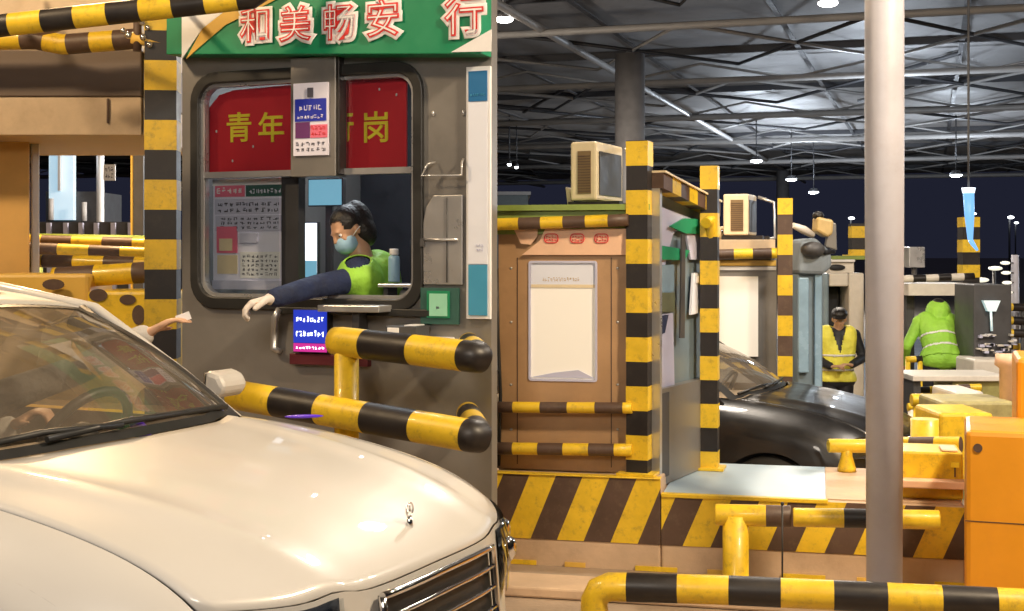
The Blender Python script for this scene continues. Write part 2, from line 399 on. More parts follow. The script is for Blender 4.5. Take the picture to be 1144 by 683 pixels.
def person(label, group, J, rot, hs, cloth, vestm, trousers, vest_style, voxel=.012, mask=False, cap=None, off=None, glove=False, curls=(.5, .5), handdir=(None, None), cut=None, shoes=True, longhair=False, vs=.25, hood=False):
    g = off or J['root']
    root = empty('person', g, 0, label, 'person', group)
    hc, hb, T = head_shapes(J['head'], rot, hs)
    A = J['sh'], J['el'], J['wr']; Lg = J['hip'], J['kn'], J['an']
    neck = (Vector(J['sh'][0]) + Vector(J['sh'][1])) / 2; neck = neck.lerp(Vector(J['head']), .2)
    caps = list(hc) + [(neck, Vector(J['head']) + rot @ Vector((0, .02, -.05)), .055, .050)]
    pv, ch = Vector(J['pelvis']), Vector(J['chest'])
    s0, s1 = Vector(J['sh'][0]), Vector(J['sh'][1]); mid = (s0 + s1) / 2
    for k in (0, 1):
        sh, el, wr = [Vector(a[k]) for a in A]; hp, kn, an = [Vector(a[k]) for a in Lg]
        caps += [(sh, el, .046, .036), (el, wr, .036, .026), (sh, mid, .055, .075), (sh.lerp(mid, .45), pv.lerp(hp, .5), .085, .095),
                 (hp, kn, .080, .052), (kn, an, .052, .036)]
        dd = Vector(handdir[k]) if handdir[k] else (wr - el)
        caps += hand(wr, dd, (0, 0, 1) if abs(dd.normalized().z) < .8 else (0, -1, 0), -1 if k else 1, curls[k])
        f = Vector(J['fwd'])
        caps.append((an + Vector((0, 0, -.05)), an + f * .16 + Vector((0, 0, -.055)), .038, .034))
    caps += [(pv, ch, .11, .125), (ch, mid, .12, .07)]
    fuse('body', caps, hb, voxel, 'skin', root, g, 3)
    jc = []; tcaps = []; sh_caps = []
    for k in (0, 1):
        sh, el, wr = [Vector(a[k]) for a in A]; hp, kn, an = [Vector(a[k]) for a in Lg]
        w2 = el.lerp(wr, .93)
        jc += [(sh, el, .062, .052), (el, w2, .052, .043), (sh, mid, .068, .086), (sh.lerp(mid, .45), pv.lerp(hp, .5), .100, .108)]
        b2 = kn.lerp(an, .93)
        tcaps += [(hp, kn, .098, .070), (kn, b2, .070, .058), (pv, hp, .11, .10)]
        f = Vector(J['fwd'])
        sh_caps.append((an + Vector((0, 0, -.045)), an + f * .17 + Vector((0, 0, -.055)), .050, .044))
    jc += [(Vector(J['hip'][0]), Vector(J['hip'][1]), .118, .118), (pv, ch, .125, .14), (ch, mid, .135, .085)]
    if hood: jc.append((mid, Vector(J['head']), .10, .125))
    fuse('jacket', jc, [], voxel, cloth, root, g, 4)
    fuse('trousers', tcaps, [], voxel, trousers, root, g, 4)
    if shoes:
        for k in (0, 1): fuse('shoe', [sh_caps[k]], [], .012, 'dark', root, g, 1)
    if vestm:
        vc = []
        for k in (0, 1):
            sh = Vector(J['sh'][k]); hp = Vector(J['hip'][k])
            vc += [(sh.lerp(mid, vs), sh.lerp(mid, .5), .080, .090), (sh.lerp(mid, .42), pv.lerp(hp, .5), .112, .120)]
        vc += [(Vector(J['hip'][0]), Vector(J['hip'][1]), .128, .128), (pv, ch, .135, .150), (ch, mid, .145, .094)]
        ax = (mid - pv).normalized()
        def vcut(p):
            t = (p - pv).dot(ax); L = (mid - pv).length
            if t < -.04: return True
            if vest_style == 'open' and (p - pv).dot(Vector(J['fwd'])) > 0:
                wside = abs((p - pv).dot(Vector(J['fwd']).cross(ax)))
                return t > L * .60 and wside < (t - L * .60) * .28 + .004
            return t > L + .115
        v = fuse('vest', vc, [], voxel, vestm, root, g, 4, vcut)
        d = v.modifiers.new('s', 'SOLIDIFY'); d.thickness = .006
        for a0, a1 in ((.16, .21), (.50, .55)):
            L = (mid - pv).length
            def bcut(p, a0=a0, a1=a1):
                t = (p - pv).dot(ax) / L; return not (a0 < t < a1)
            b = fuse('reflective_band', [(c[0], c[1], c[2] + .004, c[3] + .004) for c in vc], [], voxel * .8, 'tape', root, g, 4, bcut)
            d = b.modifiers.new('s', 'SOLIDIFY'); d.thickness = .003
    if glove:
        for k in (0, 1):
            el, wr = Vector(J['el'][k]), Vector(J['wr'][k]); dd = Vector(handdir[k]) if handdir[k] else (wr - el)
            hcps = [(c[0], c[1], c[2] + .003, c[3] + .003) for c in hand(wr, dd, (0, 0, 1), -1 if k else 1, curls[k])]
            fuse('glove', hcps + [(el.lerp(wr, .88), wr, .034, .030)], [], .005, 'glove', root, g, 2)
    # hair, eyes, mask, cap
    hcut = lambda p: (rot.inverted() @ (p - Vector(J['head']))).y < -.045 * hs and (rot.inverted() @ (p - Vector(J['head']))).z < .075 * hs
    fuse('hair', [], [(T((0, .022, .045)), (.083 * hs, .100 * hs, .088 * hs), rot), (T((0, .05, -.01)), (.076 * hs, .066 * hs, .07 * hs), rot)] + ([(T((0, .07, -.03)), (.088 * hs, .075 * hs, .10 * hs), rot), (T((0, .09, .03)), (.07, .06, .09), rot)] if longhair else []), .008, 'hair', root, g, 2, hcut)
    for k in (-1, 1):
        e = MB(); e.ell(T((k * .032, -.0690, .004)) - Vector(g), (.0095 * hs,) * 3, 'white', 10); e.ell(T((k * .032, -.0740, .002)) - Vector(g), (.0062 * hs,) * 3, 'dark', 8); e.build('eye', root)
    if mask:
        f = fuse('face_mask', [], [(T((0, -.040, -.052)), (.068 * hs, .066 * hs, .058 * hs), rot)], .006, 'mask', root, g, 2, lambda p: (rot.inverted() @ (p - Vector(J['head']))).y > -.01)
        s = MB()
        for k in (-1, 1): s.tube([T((k * .066, -.03, -.03)) - Vector(g), T((k * .082, .0, -.01)) - Vector(g), T((k * .084, .03, .0)) - Vector(g)], .0022, 'white', 6)
        s.build('ear_loop', f)
    if cap:
        c = fuse('cap', [], [(T((0, .015, .065)), (.092 * hs, .108 * hs, .066 * hs), rot)], .008, cap, root, g, 1, lambda p: (rot.inverted() @ (p - Vector(J['head']))).z < .045 * hs)
        b = MB(); b.ell(T((0, -.10, .058)) - Vector(g), (.068 * hs, .062 * hs, .009 * hs), cap, 16, rot); b.build('peak', c)
    return root

# ------------------------------------------------------------------ ground
def ground():
    mb = MB(); ys = [-30, -5, 0, 3, 5, 6.2, 6.9, 7.2, 7.5, 7.8, 9, 10.5, 12, 14, 20, 30, 45, 70, 120, 300, 900]
    xs = [-600, -150, -60, -25, -12, -6, -3, 0, 3, 6, 12, 25, 60, 150, 600]; i = mb.mi(mats_ground)
    V = [[mb.bm.verts.new((x, y, ground_z(y))) for y in ys] for x in xs]
    for a in range(len(xs) - 1):
        for b in range(len(ys) - 1): mb.bm.faces.new((V[a][b], V[a + 1][b], V[a + 1][b + 1], V[a][b + 1])).material_index = i
    tag(mb.build('ground'), kind='structure')
mats_ground = mat('lane_concrete', (.33, .25, .18), .6, var=.22, scale=1.2, bump=.3, bscale=40, dirt=.4, dirtcol=(.12, .09, .07))
ground()
mb = MB(); mb.box((-30, 16, -.665), (40, 34, -.655), mat('asphalt', (.05, .05, .055), .7, var=.2, scale=2, bump=.4, bscale=80)); tag(mb.build('road'), kind='structure')

# ------------------------------------------------------------------ attendant's booth (big, centre)
L = Frame(-1.57, 6.30, R(22))
BL = L.root('toll_booth', 'grey steel toll booth with green lettered fascia and wide rounded sliding window', 'toll booth')
lx = L.x
def wall_with_hole(mb, outer, hole, y0, y1, m):
    """outer rectangle (x0,z0,x1,z1) minus rounded hole loop"""
    bm = mb.bm; i = mb.mi(m); x0, z0, x1, z1 = outer; n = len(hole)
    cx = sum(p[0] for p in hole) / n; cz = sum(p[1] for p in hole) / n
    def proj(p):
        dx, dz = p[0] - cx, p[1] - cz
        t = min(((x1 - cx) / dx if dx > 0 else (x0 - cx) / dx) if abs(dx) > 1e-9 else 1e9, ((z1 - cz) / dz if dz > 0 else (z0 - cz) / dz) if abs(dz) > 1e-9 else 1e9)
        return (cx + dx * t, cz + dz * t)
    O = [proj(p) for p in hole]
    # snap corners
    for c in ((x0, z0), (x0, z1), (x1, z0), (x1, z1)):
        k = min(range(n), key=lambda k: (O[k][0] - c[0]) ** 2 + (O[k][1] - c[1]) ** 2); O[k] = c
    ring_prism(mb, O, hole, y0, y1, m)
x0, x1 = 0.0, 1.60
wx0, wx1 = lx(222), lx(466)
wz0, wz1 = L.z(336, 340), L.z(85, 340)
hole = rrect(wx0, wz0, wx1, wz1, .10)
zt, zb = 3.0, .25
zs = L.z(60, 205)                       # fascia bottom at the left end
mb = MB(); wall_with_hole(mb, (x0, zb, x1, zt), hole, 0, .06, 'steel')
bx, by = .83, 1.74
mb.prism([(x0, .06), (x0 + .03, .06), (x0 + .03, by), (x0, by)], zb, zt, 'steel', 'xy')
mb.prism([(x1 - .03, .06), (x1, .06), (bx, by), (bx - .03, by)], zb, zt, 'steel', 'xy')
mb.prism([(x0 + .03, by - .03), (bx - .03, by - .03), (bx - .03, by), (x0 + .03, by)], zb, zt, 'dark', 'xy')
mb.build('wall', BL, bevel=.004)
mb = MB(); mb.prism([(x0 - .05, -.12), (x1 + .0, -.05), (bx, by + .05), (x0 - .05, by + .05)], zt + .002, zt + .14, 'steel', 'xy'); mb.build('roof', BL)
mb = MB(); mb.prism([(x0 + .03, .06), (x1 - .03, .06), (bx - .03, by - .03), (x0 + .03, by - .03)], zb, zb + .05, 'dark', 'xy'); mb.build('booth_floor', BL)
mb = MB(); mb.prism([(x0 + .035, .3), (x1 - .3, .3), (bx - .04, by - .04), (x0 + .035, by - .04)], 2.72, 2.75, 'darkgrey', 'xy'); mb.build('ceiling_panel', BL)
# gasket and aluminium frame
mb = MB(); ring_prism(mb, rrect(wx0 - .035, wz0 - .045, wx1 + .035, wz1 + .04, .135), rrect(wx0 + .012, wz0 + .012, wx1 - .012, wz1 - .012, .09), -.022, .05, 'rubber')
g_ = mb.build('window_gasket', BL, bevel=.006)
mb = MB(); ring_prism(mb, rrect(wx0 + .012, wz0 + .012, wx1 - .012, wz1 - .012, .09), rrect(wx0 + .028, wz0 + .028, wx1 - .028, wz1 - .028, .075), .0, .045, 'alu')
zr = L.z(193, 340)
mb.box((wx0 + .02, .002, zr - .014), (lx(333), .043, zr + .014), 'alu'); mb.box((lx(384), .002, zr - .014), (wx1 - .02, .043, zr + .014), 'alu')
mb.build('window_frame', BL)
# strip of cladding that crosses the window's upper half
px0, px1 = lx(331), lx(381)
mb = MB(); mb.box((px0, -.05, L.z(198, 355)), (px1, .05, L.z(66, 355)), 'steel'); mb.box((px1 + .001, -.045, L.z(196, 355)), (px1 + .016, .03, L.z(66, 355)), 'black'); mb.build('cladding_strip', BL, bevel=.003)
# red cloth banner behind the upper panes
mb = MB(); bz0, bz1 = L.z(190, 340, .07), L.z(97, 340, .07)
mb.prism([(lx(234, .07), bz0), (lx(455, .07), bz0), (lx(455, .07), bz1 + .03), (lx(262, .07), bz1), (lx(246, .07), bz1 - .02), (lx(234, .07), bz1 - .08)], .062, .072, 'red')
rb = mb.build('red_banner', None)
rb.location = (L.p.x, L.p.y, 0); rb.rotation_euler = (0, 0, -L.a)
tag(rb, 'red cloth banner with yellow characters hung behind upper booth window', 'banner')
for ch, px, s in (('青', 267, 1), ('年', 303, 1), ('先', 343, 1), ('行', 380, 1), ('岗', 420, 1)):
    text(ch, .148, 'gold', lx(px, .06), .060, L.z(145, px, .06), rb, 'character', offset=.002)
for px, py in ((424, 100), (443, 106), (242, 147), (283, 164), (260, 180)):
    q = MB(); q.ell((lx(px, .06), .058, L.z(py, px, .06)), (.005, .003, .007), 'white', 8); q.build('pin', rb)
# notice on the strip
mb = MB(); nx0, nx1 = lx(329, -.05), lx(368, -.05); nz0, nz1 = L.z(174, 348, -.05), L.z(93, 348, -.05)
H_ = nz1 - nz0; Wd = nx1 - nx0
mb.box((nx0, -.060, nz0), (nx1, -.052, nz1), 'paper')
mb.box((nx0 + .01, -.063, nz0 + H_ * .47), (nx1 - .01, -.061, nz0 + H_ * .78), 'blue')
mb.box((nx0 + .012, -.063, nz0 + H_ * .24), (nx0 + Wd * .48, -.061, nz0 + H_ * .46), 'purplep')
mb.box((nx0 + Wd * .5, -.063, nz0 + H_ * .24), (nx1 - .004, -.061, nz0 + H_ * .42), 'pinkink')
mb.box((nx0 + Wd * .42, -.066, nz0 + H_ * .80), (nx0 + Wd * .58, -.061, nz0 + H_ * .93), 'ink')
marks(mb, nx0 + .03, nz0 + H_ * .60, nx1 - .03, nz0 + H_ * .72, -.063, 'paper', 1, 5, 3)
marks(mb, nx0 + .02, nz0 + H_ * .49, nx1 - .02, nz0 + H_ * .57, -.063, 'paper', 1, 8, 4)
marks(mb, nx0 + Wd * .5, nz0 + H_ * .26, nx1 - .01, nz0 + H_ * .41, -.063, 'redink', 2, 4, 5)
marks(mb, nx0 + .01, nz0 + H_ * .04, nx1 - .01, nz0 + H_ * .20, -.060, 'ink', 2, 6, 6)
o = mb.build('notice', None); o.location = (L.p.x, L.p.y, 0); o.rotation_euler = (0, 0, -L.a)
tag(o, 'white notice with blue and pink blocks fixed across the window divider', 'notice')
# fascia with lettering
FZ = L.z(60, 300, -.1)
fas = MB(); fx1 = x1
def fzb(x): return L.z(60, 205, -.11) + (.04 * (x / fx1))
fas.prism([(0.0, fzb(0)), (fx1, L.z(60, 548, -.11)), (fx1, zt + .15), (0, zt + .15)], -.12, -.004, 'green')
fo = fas.build('fascia', BL, bevel=.004)
def fp(px, py): h = L.hit(px, py, -.125); return h
w_ = MB(); w_.prism([fp(203, 66), fp(203, -30), fp(330, -30), fp(262, 4), fp(226, 32)], -.125, -.121, 'white'); w_.build('white_corner', fo)
w_ = MB(); w_.prism([fp(208, 66), fp(226, 32.5), fp(262, 4.5), fp(331, -30), fp(364, -30), fp(300, 4), fp(252, 28), fp(226, 50)], -.1262, -.122, 'goldtrim'); w_.build('gold_stripe', fo)
w_ = MB(); w_.prism([fp(504, 58.5), fp(548.5, 57.5), fp(549, 33)], -.126, -.121, 'white'); w_.build('white_tip', fo)
for ch, px, py, sz in (('和', 286, 31, .165), ('美', 330, 30, .165), ('畅', 379, 28, .165), ('安', 428, 24, .17), ('行', 519, 20, .185)):
    hx, hz = L.hit(px, py, -.13)
    t = text(ch, sz, 'white', hx, -.128, hz, fo, 'character_outline', depth=.004, rnd=.019)
    text(ch, sz, 'redink', hx, -.1345, hz, t, 'character', offset=.0045, depth=.0015)
    text(ch, sz, 'white', hx, -.1375, hz, t, 'character_core', offset=-.0028, depth=.001)
# lower left pane: notice board inside
mb = MB(); ax0, az0 = L.hit(239, 323, .10); ax1, az1 = L.hit(320, 199, .10)
mb.box((ax0, .095, az0), (ax1, .105, az1), 'paper'); mb.box((ax0, .088, az1 - .03), (ax1, .094, az1), 'white')
aw, ah = ax1 - ax0, az1 - az0
def bp(u0, v0, u1, v1, m, d=.004): mb.box((ax0 + aw * u0, .095 - d, az0 + ah * v0), (ax0 + aw * u1, .0949, az0 + ah * v1), m)
bp(.03, .84, .44, .95, 'pinkink'); bp(.46, .84, .97, .95, 'dgreen'); bp(.03, .68, .96, .82, 'paperb'); bp(.04, .53, .94, .67, 'paperb', .006)
bp(.06, .33, .34, .57, 'pinkink', .008); bp(.10, .35, .28, .46, 'cream', .010); bp(.06, .14, .34, .31, 'cream', .003); bp(.38, .42, .62, .51, 'paperb', .009); bp(.38, .1, .93, .34, 'white', .003); bp(.02, .0, .98, .08, 'paperb', .02)
marks(mb, ax0 + aw * .05, az0 + ah * .855, ax0 + aw * .42, az0 + ah * .94, .0908, 'white', 1, 5, 1, .002)
marks(mb, ax0 + aw * .5, az0 + ah * .855, ax0 + aw * .95, az0 + ah * .92, .0908, 'paper', 1, 9, 2, .002)
marks(mb, ax0 + aw * .06, az0 + ah * .69, ax0 + aw * .92, az0 + ah * .80, .0908, 'ink', 2, 10, 9, .0015)
marks(mb, ax0 + aw * .10, az0 + ah * .54, ax0 + aw * .92, az0 + ah * .66, .0888, 'ink', 3, 9, 8, .0012)
marks(mb, ax0 + aw * .40, az0 + ah * .12, ax0 + aw * .9, az0 + ah * .32, .0918, 'ink', 5, 8, 12, .0008)
o = mb.build('notice_board', None); o.location = (L.p.x, L.p.y, 0); o.rotation_euler = (0, 0, -L.a)
tag(o, 'white notice board with pink and green headings behind lower left pane', 'notice board')
mb = MB(); mb.box((ax1 + .01, .04, wz0 + .03), (lx(341, .1), .10, zr - .015), 'dark'); mb.build('window_stile', BL)
# panes
mb = MB(); mb.box((wx0 + .028, .012, zr + .015), (px0 - .002, .018, wz1 - .028), 'glass'); mb.build('window_pane', BL)
mb = MB(); mb.box((px1 + .02, .012, zr + .015), (wx1 - .028, .018, wz1 - .028), 'glass'); mb.build('window_pane', BL)
mb = MB(); mb.box((wx0 + .028, .012, wz0 + .028), (ax1 + .01, .018, zr - .015), 'glass'); mb.build('window_pane', BL)
# side wall furniture of the booth, right of the window
q0, q1 = L.hit(522, 356, -.01), L.hit(549, 74, -.01)
mb = MB(); mb.box((q0[0], -.02, q0[1]), (q1[0] - .002, -.002, q1[1]), 'white')
mb.box((q0[0] + .012, -.026, q0[1] + .015), (q1[0] - .014, -.021, L.z(296, 535)), 'pblue2'); mb.box((q0[0] + .012, -.026, L.z(295, 535)), (q1[0] - .014, -.021, L.z(115, 535)), 'posterw'); mb.box((q0[0] + .012, -.026, L.z(114, 535)), (q1[0] - .014, -.021, q1[1] - .02), 'pblue')
marks(mb, q0[0] + .02, L.z(109, 535), q1[0] - .02, L.z(104, 535), -.027, 'pblue2', 1, 5, 3)
marks(mb, q0[0] + .05, L.z(282, 535), q1[0] - .03, L.z(272, 535), -.027, 'paperb', 2, 3, 6)
o = mb.build('poster_board', None); o.location = (L.p.x, L.p.y, 0); o.rotation_euler = (0, 0, -L.a); tag(o, 'tall framed poster, blue above and below a white middle, on booth corner', 'poster')
# hatch and grab bracket
h0, h1 = L.hit(473, 318, -.01), L.hit(517, 218, -.01)
mb = MB(); mb.prism([(h0[0], h0[1]), (h1[0], h0[1]), (h1[0], h1[1]), (h0[0] + .05, h1[1]), (h0[0] + .015, h1[1] - .05), (h0[0], h1[1] - .12)], -.014, -.002, 'alu'); hatch = mb.build('hatch_panel', BL, bevel=.003)
mb = MB(); zz = L.z(268, 495); mb.tube([(h0[0], -.022, zz), (h1[0] - .02, -.022, zz)], .006, 'alu', 10); mb.box((h0[0] - .004, -.035, zz - .03), (h0[0] + .012, -.015, zz + .005), 'darkgrey'); xx = lx(501); mb.tube([(xx, -.017, h0[1] + .01), (xx, -.017, h1[1] - .01)], .003, 'darkgrey', 6); mb.build('hatch_bar', hatch)
mb = MB(); a, b = L.hit(474, 184, -.02), L.hit(519, 196, -.02)
mb.tube([(a[0] + .05, -.01, a[1] + .01), (a[0] + .03, -.05, a[1]), (a[0], -.05, b[1]), (b[0], -.05, b[1]), (b[0], -.05, a[1]), (b[0] - .01, -.01, a[1] + .02)], .005, 'alu', 10); mb.build('grab_rail', BL)
for px, py in ((483, 127), (517, 126)):
    mb = MB(); hx, hz = L.hit(px, py, -.01); mb.ell((hx, -.004, hz), (.007, .006, .013), 'alu', 10); mb.build('bracket', BL)
# counter under the window, shelf contents
cz0 = L.z(341, 400, -.08)
mb = MB(); mb.box((lx(372), -.14, cz0 - .03), (lx(440), .05, cz0), 'alu'); mb.box((lx(405), -.10, cz0 - .16), (lx(413), -.02, cz0 - .031), 'darkgrey'); mb.box((lx(312), -.03, L.z(352, 380)), (lx(495), .0, L.z(344, 380)), 'rubber'); mb.build('window_ledge', BL, bevel=.004)
d0, d1 = L.hit(327, 383, -.06), L.hit(364, 347, -.06)
mb = MB(); mb.box((d0[0] - .004, -.05, d0[1] - .045), (d1[0] + .004, -.002, d1[1] + .004), 'dark'); mb.box((d0[0] - .03, -.04, d0[1] - .10), (d1[0] + .2, -.002, d0[1] - .05), 'maroon')
led = mb.build('display_screen', None, bevel=.003); led.location = (L.p.x, L.p.y, 0); led.rotation_euler = (0, 0, -L.a)
tag(led, 'small lit blue and magenta fare display below the booth window', 'display')
mb = MB(); mb.box((d0[0], -.054, d0[1]), (d1[0], -.0505, d1[1]), 'ledblue'); sc_ = mb.build('blue_screen', led)
mb = MB(); mb.box((d0[0], -.054, d0[1] - .04), (d1[0], -.0505, d0[1] - .002), 'ledred'); mb.build('red_screen', led)
mb = MB(); hh = d1[1] - d0[1]
for k, (a, b) in enumerate(((.60, .84), (.16, .42))): marks(mb, d0[0] + .012, d0[1] + hh * a, d1[0] - .01, d0[1] + hh * b, -.055, 'ledwhite', 1, 8, 20 + k)
marks(mb, d0[0] + .012, d0[1] - .030, d1[0] - .01, d0[1] - .012, -.055, 'ledwhite', 1, 9, 31); mb.build('digits', led)
mb = MB(); b0 = L.hit(303, 394, -.03); b1 = L.hit(316, 350, -.03)
mb.tube([(b1[0] - .02, -.025, b1[1] + .02), (b0[0] + .02, -.03, b1[1] - .02), (b0[0] + .012, -.03, b0[1] + .02), (b0[0] + .05, -.03, b0[1] + .005)], [.016, .018, .016, .012], 'alu', 12); mb.build('pull_handle', BL)
# printer and card reader on outer shelf
s0 = L.hit(440, 377, -.12)
mb = MB(); mb.box((lx(424, -.1), -.20, s0[1] - .03), (lx(498, -.1), -.002, s0[1]), 'white'); mb.build('side_shelf', BL, bevel=.005)
def onL(name, label, cat, fn, bevel=.004):
    m_ = MB(); fn(m_); o = m_.build(name, None, bevel=bevel); o.location = (L.p.x, L.p.y, 0); o.rotation_euler = (0, 0, -L.a); return tag(o, label, cat)
def f(m_):
    m_.box((lx(438, -.1), -.16, s0[1] + .001), (lx(472, -.1), -.03, s0[1] + .05), 'darkgrey'); m_.box((lx(440, -.1), -.165, s0[1] + .012), (lx(453, -.1), -.161, s0[1] + .044), 'white'); m_.box((lx(457, -.1), -.15, s0[1] + .0505), (lx(469, -.1), -.05, s0[1] + .056), 'white')
onL('receipt_printer', 'small black and white receipt printer on the outside shelf', 'printer', f)
def f(m_):
    a, b = L.hit(470, 362, -.02), L.hit(512, 322, -.02)
    m_.box((a[0], -.022, a[1]), (b[0], -.003, b[1]), 'dgreen'); m_.box((lx(480), -.030, L.z(355, 490)), (lx(505), -.0225, L.z(325, 490)), 'green'); m_.box((lx(483), -.033, L.z(353, 490)), (lx(503), -.0305, L.z(328, 490)), mint)
    marks(m_, lx(490), L.z(346, 490), lx(496), L.z(340, 490), -.033, 'ink', 1, 1, 3)
mint = mat('mint_card', (.28, .62, .45), .5, var=.05)
onL('green_sign', 'small green card holder with a mint card beside the window corner', 'sign', f)
# inside the booth: screens, flask, shelf
def f(m_):
    a, b = L.hit(344, 231, .55), L.hit(383, 199, .55); m_.box((a[0], .55, a[1]), (b[0], .58, b[1]), 'darkgrey'); m_.box((a[0] + .006, .546, a[1] + .006), (b[0] - .006, .5495, b[1] - .006), 'cyan'); m_.box(((a[0] + b[0]) / 2 - .02, .585, 1.0), ((a[0] + b[0]) / 2 + .02, .60, a[1] + .05), 'darkgrey')
onL('monitor', 'pale cyan computer screen mounted high inside the booth', 'monitor', f)
def f(m_):
    a, b = L.hit(338, 312, .35), L.hit(355, 248, .35); m_.box((a[0], .35, a[1]), (b[0], .375, b[1]), 'darkgrey'); m_.box((a[0] + .004, .346, a[1] + .03), (b[0] - .004, .3495, b[1] - .006), 'whiteglow'); m_.box((a[0] + .004, .345, a[1] + .01), (b[0] - .004, .3455 + .003, a[1] + .09), 'cyan')
onL('tablet_screen', 'bright narrow upright screen in front of the masked attendant', 'tablet', f)
def f(m_):
    a = L.hit(438, 315, .12); cx_, z0_ = a[0], a[1]
    m_.tube([(cx_, .14, z0_), (cx_, .14, z0_ + .10), (cx_, .14, z0_ + .115), (cx_, .14, z0_ + .12)], [.027, .027, .024, .018], 'paleflask', 20); m_.tube([(cx_, .14, z0_ + .121), (cx_, .14, z0_ + .15)], .021, 'white', 20)
M['paleflask'] = mat('flask_blue', (.28, .48, .68), .3, var=.05)
onL('flask', 'pale blue drinking flask standing at the right end of the sill', 'flask', f)
def f(m_):
    z_ = L.z(317, 438, .12); m_.box((lx(425, .1), .07, z_ - .016), (lx(462, .1), .25, z_), 'alu'); m_.box((lx(428, .1), .10, wz0 + .01), (lx(433, .1), .20, z_ - .017), 'darkgrey'); m_.box((lx(455, .1), .10, wz0 + .01), (lx(460, .1), .20, z_ - .017), 'darkgrey'); m_.ell((lx(450, .1), .13, z_ - .05), (.03, .03, .028), 'alu', 14)
onL('sill_rack', 'small metal rack carrying the flask inside the window', 'rack', f)
def f(m_):
    m_.box((.05, .5, .98), (1.2, .9, 1.02), 'darkgrey'); m_.box((.10, .55, .30), (.15, .85, .979), 'darkgrey'); m_.box((1.1, .55, .30), (1.15, .85, .979), 'darkgrey')
onL('desk', 'dark desk inside the booth under the screens', 'desk', f)
# strip light in the booth
mb = MB(); mb.box((.3, .75, 2.66), (1.0, .85, 2.71), 'white'); mb.box((.32, .765, 2.645), (.98, .835, 2.659), emis('strip_glow', (.85, .93, 1), 6)); o = mb.build('strip_light', None); o.location = (L.p.x, L.p.y, 0); o.rotation_euler = (0, 0, -L.a); tag(o, 'white strip light under the ceiling of the attended booth', 'ceiling light')
# island under the booth
mb = MB(); mb.prism([(-.3, -.35), (x1 - .02, -.25), (bx, by + .2), (-.3, by + .2)], .0, .248, 'concrete', 'xy'); o = mb.build('traffic_island', None, bevel=.01); o.location = (L.p.x, L.p.y, .001); o.rotation_euler = (0, 0, -L.a)
tag(o, 'low concrete island under the grey lettered booth', 'traffic island')

# attendant
hd = W(389, 258, 6.16)
att = dict(root=(hd.x + .20, hd.y + .20, .30), head=hd, pelvis=W(418, 385, 6.34), chest=W(409, 328, 6.22),
           sh=(W(394, 313, 6.04), W(428, 303, 6.30)), el=(W(352, 320, 5.92), W(455, 350, 6.35)), wr=(W(303, 334, 5.72), W(430, 360, 6.2)),
           hip=(W(420, 395, 6.30), W(446, 395, 6.44)), kn=(W(385, 410, 6.45), W(415, 410, 6.6)), an=(W(385, 530, 6.45), W(415, 530, 6.6)), fwd=(-.8, -.5, 0))
person('booth attendant in green reflective vest and pale mask reaching out of the window', None, att,
       Matrix.Rotation(R(-52), 4, 'Z') @ Matrix.Rotation(R(27), 4, 'X') @ Matrix.Rotation(R(-8), 4, 'Y'), .90, 'navy', 'hivis', 'dark', 'closed', voxel=.010, mask=True, glove=True, curls=(1.0, .7), handdir=((-.95, -.2, -.22), None), longhair=True, vs=.04)

ch_ = empty('office_chair', (W(440, 0, 6.75).x, 6.75, .30), R(-60), 'black high backed office chair behind the masked attendant', 'chair')
mb = MB(); mb.box((-.24, -.22, .42), (.24, .24, .50), 'black'); mb.build('seat', ch_, bevel=.03)
mb = MB(); mb.grid(lambda u, v: (-.25 + .5 * u, .26 + .04 * math.cos((u - .5) * 3), .50 + .78 * v), 8, 8, 'rubber'); mb.build('backrest', ch_, solid=.06)
mb = MB(); mb.tube([(0, 0, .06), (0, 0, .42)], .03, 'darkgrey', 12); mb.build('column', ch_)
for k in range(5): mb = MB(); a_ = 2 * PI * k / 5; mb.tube([(0, 0, .08), (.28 * math.cos(a_), .28 * math.sin(a_), .03)], [.025, .018], 'darkgrey', 10); mb.build('leg', ch_)

# ------------------------------------------------------------------ painted guard rails
def rail(pts, r, band, phase, label, group=None, posts=(), m2='black', name='guard_rail', postm='yellow'):
    root = empty(name, (pts[0][0], pts[0][1], ground_z(pts[0][1])), 0, label, 'guard rail', group)
    off = root.location
    mb = MB(); mb.tube(pts, r, 'yellow', 24, m2, band, phase); mb.build('rail', root, off=off)
    for p, z0, rr in posts:
        mb = MB(); mb.tube([(p[0], p[1], z0), (p[0], p[1], p[2])], rr, postm, 20); q = mb.build('post', root, off=off)
        mb = MB(); mb.tube([(p[0], p[1], z0), (p[0], p[1], z0 + .02)], rr * 1.7, postm, 20); mb.build('base_plate', q, off=off)
    return root
# rail in front of the booth (two bars and one post)
A0, A1 = W(383, 382, 5.35), W(549, 401, 4.92); B0, B1 = W(262, 441, 5.55), W(549, 491, 4.90)
root = empty('guard_rail', (A0.x, A0.y, .001), 0, 'double bar yellow and black rail between white car and lettered booth', 'guard rail')
dA = (A1 - A0).normalized(); off = root.location
mb = MB(); bk = Vector((-.03, .35, 0)); e_ = A1 - dA * .055; mb.tube([A0 - dA * .045, A0, e_ - dA * .03, e_ + dA * .0 + bk * .06, e_ + bk * .25, e_ + bk * 2.1], [.056, .060, .060, .060, .056, .05], 'yellow', 28, 'black', .245, .30); mb.build('rail', root, off=off)
dB = (B1 - B0).normalized(); e_ = B1 - dB * .057
mb = MB(); mb.tube([B0, e_ - dB * .03, e_ + bk * .06, e_ + bk * .25, e_ + bk * 2.1], [.062, .062, .062, .058, .05], 'yellow', 28, 'black', .232, .0); mb.build('rail', root, off=off)
mb = MB(); mb.tube([A0 + Vector((.015, 0, .0)), Vector((A0.x + .015, A0.y, .001))], [.050, .050], 'yellow', 24); mb.build('post', root, off=off)

